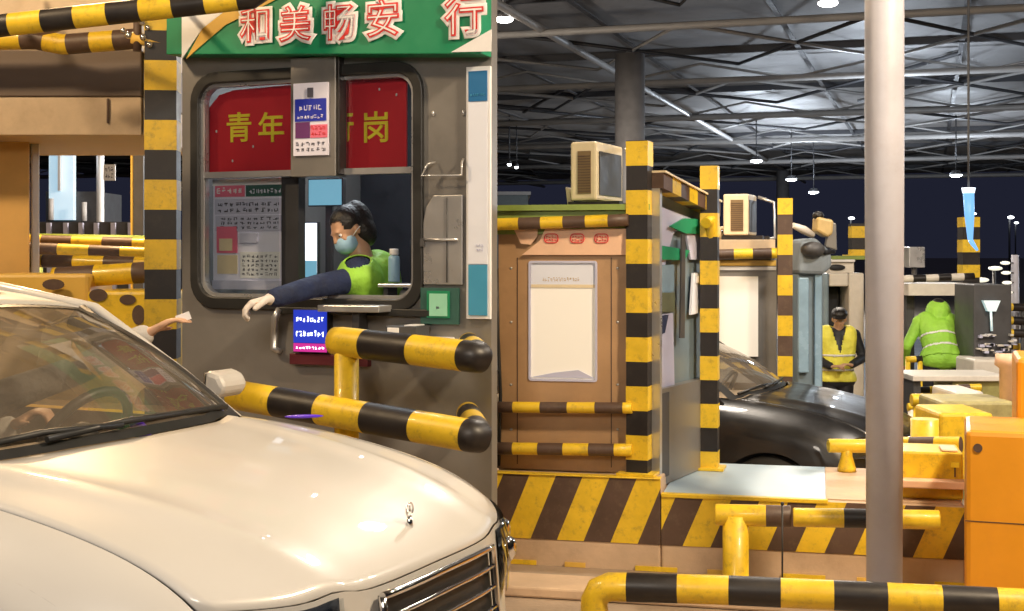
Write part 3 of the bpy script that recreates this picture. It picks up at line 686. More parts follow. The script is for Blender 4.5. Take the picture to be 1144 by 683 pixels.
# ------------------------------------------------------------------ posts with bands
def band_post(x, y, z0, z1, w, rz, band, ph, label, group=None, m2='black', name='striped_post'):
    mb = MB(); h = w / 2; k = 0; z = z0; X = Matrix.Translation((x, y, 0)) @ Matrix.Rotation(rz, 4, 'Z')
    n0 = z0 - ((z0 - ph) / band % 2) * band      # ph: a height at which a yellow band starts
    edges = sorted({z0, z1} | {n0 + band * i for i in range(int((z1 - z0) / band) + 5) if z0 < n0 + band * i < z1})
    for a, b in zip(edges, edges[1:]):
        i = int(math.floor(((a + b) / 2 - n0) / band)) % 2
        g = .0015 if i else 0
        mb.box((-h + g, -h + g, a), (h - g, h - g, b), 'yellow' if i == 0 else m2, X)
    mb.box((-h * 1.7, -h * 1.7, z0), (h * 1.7, h * 1.7, z0 + .012), 'yellow', X)
    o = mb.build(name, None, off=(x, y, z0)); o.location = (x, y, z0)
    return tag(o, label, 'post', group)
p = W(182, 400, 7.0)
bh = 33 / F * 7.0
band_post(p.x, p.y, 0.0, W(0, -10, 7).z, .166, R(6), bh, W(0, 301, 7.).z, 'yellow and black banded post against the left edge of the lettered booth')

# ------------------------------------------------------------------ left neighbour: booth end, high bar, stacked rails, crash block
p = W(0, 0, 7.9)
nb = empty('toll_booth', (W(-60, 0, 8.2).x, 8.2, 0), R(0), 'ochre toll booth end with overhanging brown box behind the white car roof', 'toll booth'); off = nb.location
mb = MB(); mb.prism([(W(-420, 0, 7.8).x, 7.8), (W(33, 0, 7.8).x, 7.8), (W(33, 0, 8.9).x, 8.9), (W(-420, 0, 7.8).x, 8.9)], .0, W(0, 140, 7.8).z, 'ochre', 'xy'); mb.prism([(W(34, 0, 7.95).x, 7.95), (W(44, 0, 7.95).x, 7.95), (W(42, 0, 8.8).x, 8.8), (W(34, 0, 8.8).x, 8.8)], .3, W(0, 152, 7.95).z, 'posterw', 'xy'); mb.build('wall', nb, bevel=.006, off=off)
xr = W(158, 0, 7.35).x
mb = MB(); mb.box((W(-420, 0, 7.35).x, 7.35, W(0, 108, 7.35).z), (xr, 8.9, W(0, 56, 7.35).z), mat('brown_fascia', (.13, .095, .075), .5, var=.1, scale=2)); mb.build('roof_box', nb, bevel=.008, off=off)
mb = MB(); mb.box((W(-420, 0, 7.35).x, 7.36, W(0, 151, 7.35).z), (xr - .004, 8.88, W(0, 108, 7.35).z - .002), 'tan'); mb.box((W(119, 0, 7.35).x, 7.345, W(0, 138, 7.35).z), (W(122, 0, 7.35).x, 7.359, W(0, 110, 7.35).z), 'brown'); mb.build('lower_fascia', nb, bevel=.006, off=off)
mb = MB(); mb.box((W(-420, 0, 7.35).x, 7.45, W(0, 54, 7.35).z), (W(150, 0, 7.35).x, 8.8, W(0, -20, 7.35).z), 'tan'); mb.build('upper_panel', nb, off=off)
mb = MB(); mb.box((xr + .004, 7.38, W(0, 151, 7.35).z), (xr + .022, 7.46, W(0, 20, 7.35).z), 'cream'); mb.box((xr + .024, 7.36, W(0, 148, 7.35).z), (xr + .042, 7.47, W(0, 20, 7.35).z), 'black'); mb.build('corner_strip', nb, off=off)

# high limit bar carried by brackets from the booth roof
a, b = W(-190, 50, 5.75), W(280, -2, 5.75)
root = empty('height_bar', (a.x, a.y, a.z), 0, 'yellow and black striped height bar across the top of the lettered booth', 'height bar'); off = root.location
mb = MB(); mb.tube([a, b, W(320, -30, 5.75)], .049, 'yellow', 24, 'black', .142, .45); mb.build('rail', root, off=off)
for px in (-120, 172):
    q = W(px, 30, 5.75); mb = MB(); mb.tube([(q.x, q.y, a.z + (b.z - a.z) * (q.x - a.x) / (b.x - a.x)), (q.x, 7.3, W(0, -30, 7).z)], .014, 'alu', 10); mb.build('bracket', root, off=off)
rail([W(-150, 46, 7.1), W(40, 44, 7.1), W(70, 50, 7.1), W(158, 43, 7.1)], .055, .125, .3, 'second striped bar under the height bar with bent middle', m2='brown')
# clamp with bolts on the corner
root = empty('pipe_clamp', tuple(W(155, 35, 6.95)), 0, 'bare metal pipe clamp with bolts at the top of the banded post', 'clamp'); off = root.location
mb = MB(); c = W(160, 36, 6.93); mb.tube([c + Vector((-.03, 0, .09)), c + Vector((-.03, 0, -.10))], .022, 'brown', 14); mb.tube([c + Vector((.10, .02, -.06)), c + Vector((-.06, .0, -.03))], .03, 'goldtrim', 14); mb.build('clamp_body', root, off=off)
for dx, dz, r_ in ((-.10, .005, .015), (-.07, -.02, .02), (.0, .05, .022), (.03, .02, .016), (.005, -.03, .02), (.04, -.07, .018)):
    mb = MB(); mb.ell(c + Vector((dx, -.02, dz)), (r_, r_, r_), 'chrome', 10); mb.build('bolt', root, off=off)
mb = MB(); a_, b_ = W(42, 32, 6.8), W(104, 14, 6.5); mb.tube([W(22, 32, 6.8), W(44, 30, 6.8), W(62, 30, 6.8), W(110, 15, 6.5)], [.02, .045, .03, .012], mat('grey_pink_pipe', (.33, .22, .19), .5), 14)
tag(mb.build('loose_pipe', None), 'short tapered grey pink pipe lying across the striped bars', 'pipe')

# yellow crash block with rails piled in front of the neighbouring lane
root = empty('crash_block', (W(150, 0, 7.3).x, 7.3, 0), 0, 'tall yellow crash block with faded black spots behind the white car', 'crash barrier'); off = root.location
mb = MB(); mb.box((W(100, 0, 7.3).x, 7.25, 0), (W(203, 0, 7.3).x, 7.75, W(0, 325, 7.3).z), 'yellow'); mb.box((W(-10, 0, 7.3).x, 7.3, 0), (W(99, 0, 7.3).x, 7.75, W(0, 306, 7.3).z), 'goldtrim'); mb.build('block', root, bevel=.02, off=off)
for px, py, rx, rz in ((110, 330, .05, .035), (143, 335, .045, .028), (155, 352, .035, .055), (60, 318, .06, .03)):
    mb = MB(); c = W(px, py, 7.25); mb.prism([(c.x + rx * math.cos(t * PI / 8), c.z + rz * math.sin(t * PI / 8)) for t in range(16)], 7.242, 7.2485, 'brown'); mb.build('spot', root, off=off)
lab = ['nearest thick faded striped rail lying on the yellow crash block', 'thin striped rail just above the thick one behind the car roof', 'middle striped rail of the pile beyond the car roof', 'farthest striped rail of the pile, below the olive rail']
for i, (y0, y1, Y, r_, bd, ph) in enumerate(((311, 303, 7.45, .060, .215, .9), (288, 295, 8.2, .040, .19, .1), (277, 284, 8.9, .040, .21, .7), (268, 273, 9.6, .040, .22, .2))):
    x0_ = 60 if i == 0 else (-120 if i == 1 else 20)
    a, b = W(x0_, y0, Y), W(188, y1, Y); g = W(70, 0, Y).x
    rail([a, b], r_, bd, ph, lab[i], 'piled rails behind the white car', [((g, Y + r_, min(a.z, b.z)), ground_z(Y), .025), ((W(182, 0, Y).x, Y + r_, min(a.z, b.z)), ground_z(Y), .025)], m2='brown')
a, b = W(30, 265, 10.5), W(190, 268, 10.5)
mb = MB(); mb.tube([a, b], .030, 'ggreen', 12); 
for px in (45, 110, 175): g = W(px, 0, 10.5).x; mb.tube([(g, 10.5, ground_z(10.5)), (g, 10.5, a.z)], .02, 'ggreen', 10)
tag(mb.build('handrail', None), 'plain olive green handrail behind the piled striped rails', 'handrail')
# far things seen through the gap
root = empty('kiosk', (W(70, 0, 22).x, 22, -.67), 0, 'far kiosk with tall pale blue lit panel beyond the left lanes', 'kiosk'); off = root.location
mb = MB(); mb.box((W(50, 0, 22).x, 22.05, -.66), (W(108, 0, 22).x, 23.4, W(0, 214, 22).z), 'darkgrey'); mb.build('body', root, off=off)
mb = MB(); mb.box((W(57, 0, 22).x, 21.9, W(0, 246, 22).z), (W(84, 0, 22).x, 22.04, W(0, 173, 22).z), emis('kiosk_panel_glow', (.35, .62, .80), .75)); mb.build('lit_panel', root, off=off)
mb = MB(); mb.box((W(69, 0, 22).x, 21.8, W(0, 214, 22).z), (W(71.5, 0, 22).x, 21.89, W(0, 165, 22).z), 'white'); mb.build('mast', root, off=off)
for px, y0, y1 in ((57, 222, 246), (94, 226, 247)):
    mb = MB(); mb.tube([W(px, y1, 21.6), W(px, y0, 21.6)], .045, 'white', 10); o = mb.build('bollard', None); tag(o, 'white bollard %s of the far lit kiosk' % ('in front' if px == 57 else 'at the dark side'), 'bollard', 'far white bollards')
root = empty('street_lamp', (W(112, 0, 19).x, 19, -.67), 0, 'far white lamp post with curved twin arms and a small sign', 'street lamp'); off = root.location
mb = MB(); mb.tube([(W(112, 0, 19).x, 19, -.67), W(112, 160, 19)], .055, 'whiteglow2', 12); mb.build('pole', root, off=off)
for k, (dx, dy) in enumerate(((-22, 156), (18, 157))):
    mb = MB(); mb.tube([W(112, 163, 19), W(112 + dx * .4, 165, 19), W(112 + dx, dy, 19)], [.05, .06, .035], 'white', 10); q = mb.build('arm', root, off=off)
    e = W(112 + dx * .75, dy + 6, 19); mb = MB(); mb.ell(e + Vector((0, 0, -.05)), (.13, .08, .03), 'lampsmall', 10); mb.build('lamp_glass', q, off=off)
mb = MB(); a, b = W(116, 202, 18.9), W(129, 184, 18.9); mb.box((a.x, 18.88, a.z), (b.x, 18.91, b.z), 'white'); marks(mb, a.x + .02, a.z + .02, b.x - .02, b.z - .02, 18.88, 'ink', 2, 3, 5, .004); mb.build('sign_plate', root, off=off)
root = empty('fence', (W(50, 0, 18).x, 18.2, -.67), 0, 'low dark fence with slanted white bars beyond the left lanes', 'fence'); off = root.location
mb = MB(); mb.box((W(40, 0, 18.2).x, 18.2, -.67), (W(168, 0, 18.2).x, 18.3, W(0, 248, 18.2).z), 'darkgrey'); mb.build('panel', root, off=off)
for k, px in enumerate((52, 71, 88, 105, 124, 143, 158)):
    mb = MB(); a, b = W(px + 3, 263, 18.15), W(px, 249, 18.15); mb.prism([(a.x, -.5), (a.x + .06, -.5), (b.x + .06, b.z), (b.x, b.z)], 18.13, 18.19, 'paperb'); mb.build('bar', root, off=off)
mb = MB(); mb.box((W(149, 0, 13).x, 13, -.6), (W(160, 0, 13).x, 13.3, W(0, 170, 13).z), 'darkgrey'); mb.box((W(146.5, 0, 13).x, 12.98, -.6), (W(148.5, 0, 13).x, 13.1, W(0, 171, 13).z), 'goldtrim'); tag(mb.build('control_cabinet', None), 'narrow dark control cabinet with a pale edge strip beside the banded post', 'cabinet')

# ------------------------------------------------------------------ cars
def make_car(label, loc, th, paint, sunroof=True):
    root = empty('car', loc, -th, label, 'car')
    zc = lambda l: 1.03 - .07 * max(l, -.2) - .13 * max(0, l) ** 2
    lf = lambda w: 1.01 - .39 * (abs(w) / .85) ** 3
    l0 = lambda w: .12 - .17 * (w / .7) ** 2
    def zt(l, w):
        a = abs(w); z = zc(l) - .055 * (a / .8) ** 2 - .05 * max(0, (a - .66) / .14) ** 2 + .013 * math.exp(-((a - .50 + .12 * max(0, l)) / .05) ** 2)
        s = (l - (-.1)) / (lf(w) + .1); return z - .048 * max(0, s) ** 9
    # bonnet
    mb = MB(); mb.grid(lambda u, v: ((lambda w: (lambda l: (l, w, zt(l, w)))(l0(w) + (lf(w) - .004 - l0(w)) * u))(-.655 + 1.31 * v)), 28, 40, paint); bon = mb.build('bonnet', root, solid=.008)
    mb = MB()
    for s in (-1, 1):
        mb.grid(lambda u, v: ((lambda w: (lambda l: (l, w * s, zt(l, w)))(-.14 + (lf(w) + .14) * u))(.662 + .138 * v)), 28, 6, paint)
        # flanks with wheel arches
        def zbot(l):
            z = .22
            for c in (.24, -2.55):
                if abs(l - c) < .36: z = max(z, .33 + math.sqrt(.36 ** 2 - (l - c) ** 2))
            return z
        ls = []
        for a, b, n in ((lf(.8), .60, 4), (.60, -.12, 18), (-.12, -2.19, 20), (-2.19, -2.91, 18), (-2.91, -3.55, 8)): ls += [a + (b - a) * k / n for k in range(n)]
        ls.append(-3.55)
        def top(l): return zt(l, .8) if l > -.14 else zt(-.14, .8) + .05 * min(1, (-.14 - l) / 2)
        cols = []
        for l in ls:
            col = []
            for t in range(13):
                t_ = t / 12; zz = top(l) + (zbot(l) - top(l)) * t_; d = top(l) - zz
                w = .80 + .085 * (1 - math.exp(-d / .06)) - .05 * max(0, (.45 - zz) / .25) ** 2 + .012 * math.exp(-((zz - .62) / .03) ** 2)
                tp = 1 - .10 * max(0, (-2.9 - l) / .65) ** 2
                w -= max(0, l - .45) ** 2 * .35 * (1 - math.exp(-d / .05))
                col.append(mb.bm.verts.new((l, w * s * tp, zz)))
            cols.append(col)
        i = mb.mi(paint)
        for a, b in zip(cols, cols[1:]):
            for k in range(12):
                f = mb.bm.faces.new((a[k], a[k + 1], b[k + 1], b[k])); f.material_index = i; f.smooth = True
    # nose
    def nose(u, v):
        w = -.80 + 1.6 * u; l = lf(w); z = zt(l, w); bul = .022 * math.sin(min(1, v * 1.6) * PI / 2) - .05 * max(0, v - .7)
        n_ = Vector((1, .9 * (w / .85) ** 3)).normalized(); return (l + bul * n_.x, w + bul * n_.y * (.8 if abs(w) < .8 else .8), z + (.24 - z) * v)
    mb.grid(nose, 40, 14, paint)
    # tail and boot lid
    zr = top(-3.55) if True else 0
    mb.grid(lambda u, v: (-2.75 - .80 * u, (-.78 + 1.56 * v) * (1 - .08 * u * u), top(-3.0) + .02 * math.sin(v * PI) - .02 * u), 8, 12, paint)
    mb.grid(lambda u, v: (-3.55 - .10 * math.sin(u * 2.2) - .08 * math.sin(v * PI), (-.78 + 1.56 * v) * .94, top(-3.55) - .02 + (.25 - top(-3.55)) * u), 10, 14, paint)
    mb.box((-3.4, -.78, .20), (.9, .78, .24), 'dark')
    mb.build('body', root)
    # roof
    def roof(u, v):
        w = -.62 + 1.24 * v; q = u; l = -.62 + .05 * (1 - (w / .62) ** 2) - 1.62 * u
        return (l, w, 1.358 + .36 * q * (1 - q) - .035 * (abs(w) / .62) ** 2.4 - .04 * q)
    mb = MB(); mb.grid(roof, 18, 24, paint); rf = mb.build('roof', root, solid=.012)
    if sunroof:
        mb = MB(); mb.grid(lambda u, v: tuple(Vector(roof(.10 + .42 * u, .18 + .64 * v)) + Vector((0, 0, .004))), 8, 12, 'rubber'); mb.build('sunroof', rf)
    # windscreen, seals
    def ws(u, v):
        t = -1 + 2 * v; wb = .69 * t; b = Vector((l0(wb) - .02, wb, zt(l0(wb), wb) - .004)); wt = .60 * t; a = Vector((-.62 + .05 * (1 - t * t), wt, 1.352 - .03 * abs(t) ** 2.4))
        return tuple(b.lerp(a, u) + Vector((.5, 0, .85)) * .045 * math.sin(PI * u) * (1 - .4 * t * t))
    mb = MB(); mb.grid(ws, 14, 24, 'wind'); gl = mb.build('windscreen', root)
    mb = MB(); e = .0035
    up = lambda p: tuple(Vector(p) + Vector((.5, 0, .85)) * e)
    mb.grid(lambda u, v: up(ws(u * .045, v)), 2, 24, 'rubber'); mb.grid(lambda u, v: up(ws(.965 + .035 * u, v)), 2, 24, 'rubber')
    mb.grid(lambda u, v: up(ws(u, .0 + .055 * v)), 14, 2, 'rubber'); mb.grid(lambda u, v: up(ws(u, .945 + .055 * v)), 14, 2, 'rubber')
    mb.build('seal', gl)
    mb = MB(); mb.tube([Vector(ws(.03, .30)) + Vector((.01, 0, .02)), Vector(ws(.05, .5)) + Vector((.01, 0, .022)), Vector(ws(.035, .9)) + Vector((.01, 0, .02))], .009, 'rubber', 8); mb.build('wiper', root)
    mb = MB(); mb.tube([Vector(ws(.03, .06)) + Vector((.01, 0, .02)), Vector(ws(.06, .3)) + Vector((.01, 0, .022)), Vector(ws(.04, .48)) + Vector((.01, 0, .02))], .009, 'rubber', 8); mb.build('wiper', root)
    for s in (-1, 1):
        A = [(-.10, .745 * s, .965), (-.30, .70 * s, 1.12), (-.60, .625 * s, 1.325), (-1.1, .61 * s, 1.40), (-1.7, .61 * s, 1.38), (-2.2, .60 * s, 1.27), (-2.85, .72 * s, 1.0)]
        mb = MB(); mb.tube(A, [.014, .014, .018, .024, .026, .034, .03], paint, 12); mb.build('pillar', root)
        mb = MB(); mb.tube([(-.16, .70 * s, .965), (-.34, .655 * s, 1.09), (-.64, .585 * s, 1.30)], .046, 'rubber', 12); mb.build('pillar_trim', root)
        mb = MB(); mb.tube([(-1.28, .77 * s, .97), (-1.28, .625 * s, 1.37)], .026, 'rubber', 10); mb.build('door_pillar', root)
        mb = MB(); mb.grid(lambda u, v: tuple(Vector((-.14 - 2.6 * u, .765 * s, .975)).lerp(Vector((-.62 - 1.55 * u, .612 * s, 1.33 + .16 * u * (1 - u) - .05 * u)), v)), 8, 4, 'glass'); mb.build('side_window', root)
        mb = MB(); mb.grid(lambda u, v: (-.16 - 2.5 * u, (.735 + .02 * math.sin(v * PI)) * s, .45 + .52 * v), 10, 6, 'dash'); mb.box((-1.1, .66 * s, .68), (-.55, .735 * s, .72), 'seat'); mb.build('door_trim', root)
        # mirror
        mb = MB(); mb.prism([(-.335, 1.02), (-.325, 1.115), (-.27, 1.10), (-.245, 1.06), (-.27, 1.02)], .845 * s, .985 * s, paint); mi_ = mb.build('mirror', root, bevel=.018); mb = MB(); mb.tube([(-.30, .78 * s, 1.0), (-.30, .87 * s, 1.03)], .018, 'rubber', 10); mb.build('bracket', mi_)
        mb = MB(); mb.box((-.338, .857 * s, 1.032), (-.334, .973 * s, 1.103), 'chrome'); mb.build('mirror_glass', mi_)
        # headlamp follows the nose corner
        def hl(u, v, o=.0):
            uu = (.5 + s * (.24 + .25 * u)); a = Vector(nose(uu, .02 + (.30 - .10 * u) * v)); n_ = Vector((1, .9 * ((uu * 1.6 - .8) / .85) ** 3, .1)).normalized()
            return tuple(a + n_ * (.006 + .012 * math.sin(PI * u) * math.sin(PI * v) + o))
        mb = MB(); mb.grid(lambda u, v: hl(u, v, -.002), 14, 8, 'lampdark'); hb = mb.build('headlight', root)
        mb = MB(); mb.grid(lambda u, v: hl(u, v, .010), 14, 8, 'smoke'); mb.build('lens', hb)
        for uu in (.3, .62):
            c = Vector(hl(uu, .5, .004)); mb = MB(); mb.ell(c, (.02, .035, .035), 'chrome', 16); mb.build('reflector', hb)
        for lw in (.24, -2.55):
            m_ = MB(); y0, y1 = .70 * s, .865 * s
            prof = [(.20, y0), (.31, y0 + .0), (.33, y0 + .02 * s), (.33, y1 - .025 * s), (.315, y1), (.215, y1)]
            n = 36; i = m_.mi('tyre'); rings = [[m_.bm.verts.new((lw + r_ * math.cos(2 * PI * k / n), y_, .33 + r_ * math.sin(2 * PI * k / n))) for k in range(n)] for r_, y_ in prof]
            for a, b in zip(rings, rings[1:]):
                for k in range(n): f = m_.bm.faces.new((a[k], a[(k + 1) % n], b[(k + 1) % n], b[k])); f.material_index = i; f.smooth = True
            wh = empty('wheel', (0, 0, 0)); wh.parent = root
            m_.build('tyre', wh)
            m_ = MB(); m_.tube([(lw, y1 - .06 * s, .33), (lw, y1 - .05 * s, .33)], .212, 'darkgrey', 32); m_.tube([(lw, y1 - .05 * s, .33), (lw, y1 - .01 * s, .33)], .045, 'rim', 20)
            for k in range(5):
                a = 2 * PI * k / 5; m_.tube([(lw, y1 - .03 * s, .33), (lw + .2 * math.cos(a), y1 - .015 * s, .33 + .2 * math.sin(a))], [.03, .022], 'rim', 10)
            m_.build('rim', wh)
    # grille
    def gr(u, v, o=.0):
        uu = .5 + (-.17 + .34 * u); p = Vector(nose(uu, .03 + .36 * v)); return tuple(p + Vector((.008 + o, 0, 0)))
    mb = MB(); mb.grid(lambda u, v: gr(u, v, .0), 16, 6, 'rubber'); g = mb.build('grille', root)
    mb = MB(); loop = [gr(k / 12, 0, .012) for k in range(13)] + [gr(1, k / 4, .012) for k in range(1, 5)] + [gr(1 - k / 12, 1, .012) for k in range(1, 13)] + [gr(0, 1 - k / 4, .012) for k in range(1, 5)]
    mb.tube(loop, .009, 'chrome', 10); mb.build('grille_frame', g)
    for v in (.24, .5, .76):
        mb = MB(); mb.tube([gr(.02 + .96 * k / 12, v, .014) for k in range(13)], .006, 'chrome', 8); mb.build('slat', g)
    mb = MB(); mb.grid(lambda u, v: tuple(Vector(nose(.14 + .72 * u, .66 + .22 * v)) + Vector((.006, 0, 0))), 16, 4, 'rubber'); mb.build('air_intake', root)
    if sunroof:
        mb = MB(); oz = zt(.90, .06); mb.tube([(.90, .06, oz - .01), (.90, .06, oz + .022)], [.010, .006], 'chrome', 10)
        mb.tube([(.90, .06 + .017 * math.cos(2 * PI * k / 20), oz + .038 + .017 * math.sin(2 * PI * k / 20)) for k in range(21)], .0022, 'chrome', 6, caps=False)
        for k in range(3): a_ = PI / 2 + 2 * PI * k / 3; mb.tube([(.90, .06, oz + .038), (.90, .06 + .016 * math.cos(a_), oz + .038 + .016 * math.sin(a_))], [.003, .0012], 'chrome', 6)
        mb.build('bonnet_emblem', bon)
    # cabin
    mb = MB(); mb.grid(lambda u, v: ((lambda w: (l0(w) - .03 - .50 * u, w, .955 - .045 * (w / .7) ** 2 - .02 * math.sin(PI * u) + .03 * math.exp(-((w - .37) / .16) ** 2) * math.sin(PI * u)))(-.66 + 1.32 * v)), 10, 24, 'dash')
    mb.grid(lambda u, v: (-.41 - .06 * u, -.66 + 1.32 * v, .94 - .5 * u), 4, 8, 'dash'); mb.build('dashboard', root)
    mb = MB(); C0 = Vector((-.42, .37, .93)); ax = Vector((-.35, 0, .2)).normalized(); ex = Vector((0, 1, 0)); ey = ax.cross(ex)
    mb.tube([C0 + (ex * math.cos(2 * PI * k / 28) + ey * math.sin(2 * PI * k / 28)) * .18 for k in range(29)], .016, 'rubber', 10, caps=False)
    mb.tube([C0 - ex * .17, C0, C0 + ex * .17], .018, 'rubber', 10); mb.tube([C0, C0 - ey * .17 * (1 if ey.z > 0 else -1)], .018, 'rubber', 10); mb.ell(C0, (.05, .06, .06), 'rubber'); mb.tube([C0, C0 - ax * .25], .03, 'rubber', 10); mb.build('steering_wheel', root)
    for w in (-.37, .37, -.01):
        if w == -.01:
            m_ = MB(); m_.grid(lambda u, v: (-2.05 - .12 * u, -.58 + 1.16 * v, .45 + .60 * u + .03 * math.sin(v * PI * 3)), 6, 18, 'seat'); m_.box((-2.1, -.58, .28), (-1.6, .58, .45), 'seat'); m_.build('rear_seat', root); continue
        m_ = MB(); m_.prism([(-.42, .28), (-.40, .46), (-.82, .44), (-1.00, 1.04), (-1.08, 1.06), (-.98, .28)], w - .23, w + .23, 'seat'); st = m_.build('seat', root, bevel=.05)
        m_ = MB(); m_.ell((-1.05, w, 1.17), (.05, .13, .085), 'seat'); m_.tube([(-1.05, w - .05, 1.02), (-1.05, w - .05, 1.12)], .008, 'chrome', 8); m_.tube([(-1.05, w + .05, 1.02), (-1.05, w + .05, 1.12)], .008, 'chrome', 8); m_.build('headrest', st)
    mb = MB(); mb.ell((-.52, 0, 1.285), (.018, .11, .032), 'rubber', 16); mb.tube([(-.52, 0, 1.30), (-.55, 0, 1.35)], .01, 'rubber', 8); mb.build('rear_view_mirror', root)
    # rear window
    mb = MB(); mb.grid(lambda u, v: ((-2.22 - .60 * u), (-.58 + 1.16 * v) * (1 + .16 * u), 1.29 - .28 * u - .02 * abs(2 * v - 1) ** 2), 6, 10, 'wind'); mb.build('rear_window', root)
    return root
TH = .433
car = make_car('white saloon car with lit bonnet and chrome grille stopped beside the lettered booth', (-1.091, 3.542, 0), TH, 'carwhite')
carM = Matrix.Translation((-1.091, 3.542, 0)) @ Matrix.Rotation(-TH, 4, 'Z')
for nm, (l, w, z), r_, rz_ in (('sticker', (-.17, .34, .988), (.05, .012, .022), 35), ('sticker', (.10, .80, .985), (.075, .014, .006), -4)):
    m_ = MB(); m_.ell((l, w, z), r_, 'purpleflat', 16, Matrix.Rotation(R(rz_), 4, 'Y')); o = m_.build(nm, car); o['label'] = 'small violet sticker'  # violet LED reflections painted on as flat patches
make_car('black saloon car with dark bonnet waiting behind the striped island', (1.79, 9.34, -.45), R(25), 'carblack', False)

# driver of the white car, arm out of the window
c = lambda l, w, z: carM @ Vector((l, w, z))
fw = carM.to_3x3() @ Vector((1, 0, 0))
drv = dict(root=c(-1.05, .37, .001), head=c(-.99, .40, 1.18), pelvis=c(-1.04, .37, .56), chest=c(-1.07, .38, .84),
           sh=(c(-1.02, .56, 1.00), c(-1.02, .20, 1.00)), el=(c(-.84, .82, 1.10), c(-.78, .16, .84)), wr=(c(-.66, .95, 1.22), c(-.58, .25, .98)),
           hip=(c(-1.04, .47, .56), c(-1.04, .28, .56)), kn=(c(-.62, .50, .66), c(-.62, .25, .66)), an=(c(-.34, .48, .36), c(-.34, .27, .36)), fwd=fw)
person('driver in grey jacket reaching an arm out of the white car window', None, drv, Matrix.Rotation(-TH + PI / 2 + R(10), 4, 'Z'), .90, 'greyl', None, 'navy', '', voxel=.010, handdir=(c(-.50, 1.05, 1.33) - c(-.66, .95, 1.22), None), curls=(.5, 1.2))
m_ = MB(); hp = c(-.555, 1.015, 1.275); m_.box((-.02, -.003, -.012), (.03, .003, .016), 'white', Matrix.Translation(hp) @ Matrix.Rotation(-TH + R(40), 4, 'Z') @ Matrix.Rotation(R(-20), 4, 'Y'))
tag(m_.build('toll_card', None), "small white toll card in the driver's outstretched hand", 'card')

# ------------------------------------------------------------------ right half: striped island and booths
T = Frame(-.095, 6.46, R(13))
def onT(m_, name, label=None, cat=None, group=None, parent=None, bevel=0.):
    o = m_.build(name, parent, bevel=bevel)
    if parent is None: o.location = (T.p.x, T.p.y, 0); o.rotation_euler = (0, 0, -T.a); tag(o, label, cat, group)
    return o
def hazard(mb, x0, x1, z0, z1, y, w, slant, ma='yellow', mb_='brown', x_off=0., t=.004):
    """slanted painted bands, 4 mm proud of the face"""
    k = -8
    while True:
        a = x0 + x_off + k * w
        if a > x1 + w: break
        m = ma if k % 2 == 0 else mb_
        q = [(a, z0), (a + w, z0), (a + w + slant, z1), (a + slant, z1)]
        def clip(P, xx, keep):
            o = []
            for i in range(len(P)):
                p, r = P[i], P[(i + 1) % len(P)]; ip, ir = keep(p[0]), keep(r[0])
                if ip: o.append(p)
                if ip != ir: s_ = (xx - p[0]) / (r[0] - p[0]); o.append((xx, p[1] + (r[1] - p[1]) * s_))
            return o
        q = clip(q, x0, lambda x: x >= x0); q = clip(q, x1, lambda x: x <= x1) if q else q
        if len(q) > 2 and (max(p[0] for p in q) - min(p[0] for p in q)) > .003: mb.prism(q, y - t, y - .0005, m)
        k += 1
isl = T.root('traffic_island', 'yellow and brown hazard striped island under the bare-windowed booth', 'traffic island')
xa, xb, xc = .0, T.x(738), T.x(925); xd = T.x(1079)
ZH, ZM = T.z(530, 600), T.z(555, 800); zb_ = T.z(602, 600)
mb = MB(); mb.box((xa, .0, -.2), (xb, 1.9, ZH), 'concrete'); mb.build('platform', isl, bevel=.012)
mb = MB(); mb.box((xb + .002, .0, -.3), (xd, .98, ZM), 'concrete'); mb.build('pad', isl, bevel=.012)
mb = MB(); mb.box((xb + .01, .03, ZM + .001), (xc - .01, .97, ZM + .006), 'padtop'); mb.box((xc - .008, .03, ZM + .001), (xd - .02, .97, ZM + .006), 'concrete'); mb.build('pad_top', isl)
bw = T.x(622) - T.x(573)
mb = MB(); hazard(mb, xa, xb, zb_, ZH - .004, .0, bw * .60, .125, x_off=.06)
hazard(mb, xb + .004, xd, zb_, ZM - .004, .0, bw * .60, .10, x_off=.10); mb.build('hazard_stripes', isl)
mb = MB(); mb.box((xa, -.012, ZH - .003), (xb, .05, ZH + .004), 'yellow'); mb.box((xb + .003, -.012, ZM - .012), (xc, .028, ZM + .007), 'yellow'); mb.build('edge_trim', isl, bevel=.003)
zc_ = T.z(634, 700)
for k in range(7): a = xa + .02 + k * .34; mb = MB(); mb.box((a, -.012, zc_ - .01), (a + (.20 if k % 2 == 0 else .1), -.002, zc_ + .012), 'yellow' if k % 2 == 0 else 'goldtrim'); mb.build('base_dash', isl)
tag(onT(MB().box((-.05, -.62, .002), (3.2, -.36, .05), 'concrete'), 'kerb', bevel=.01), kind='structure')

# booth with blank window
v0 = .10
B1_ = T.root('toll_booth', 'tan toll booth with one blank backlit window and peach lettered strip', 'toll booth')
zt1 = T.z(236, 620, v0)
xr1 = T.x(722, v0)
hx0, hz0 = T.hit(592, 424, v0); hx1, hz1 = T.hit(666, 293, v0)
claddingr = mat('warm_booth_cladding', (.44, .27, .14), .45, .15, var=.15, scale=2.5, dirt=.25, dirtcol=(.2, .12, .06))
mb = MB(); hl_ = rrect(hx0, hz0, hx1, hz1, .012, 2); wall_with_hole(mb, (.005, ZH + .004, xr1, zt1), hl_, v0, v0 + .05, claddingr)
mb.box((.005, v0 + .051, ZH + .004), (.04, 1.45, zt1), claddingr); mb.box((.041, 1.40, ZH + .004), (xr1 - .1, 1.45, zt1), claddingr); mb.build('wall', B1_, bevel=.003)
mb = MB(); mb.box((hx0 - .0, v0 + .01, hz0), (hx1, v0 + .03, hz1), 'panelglow'); pn = mb.build('window', B1_)
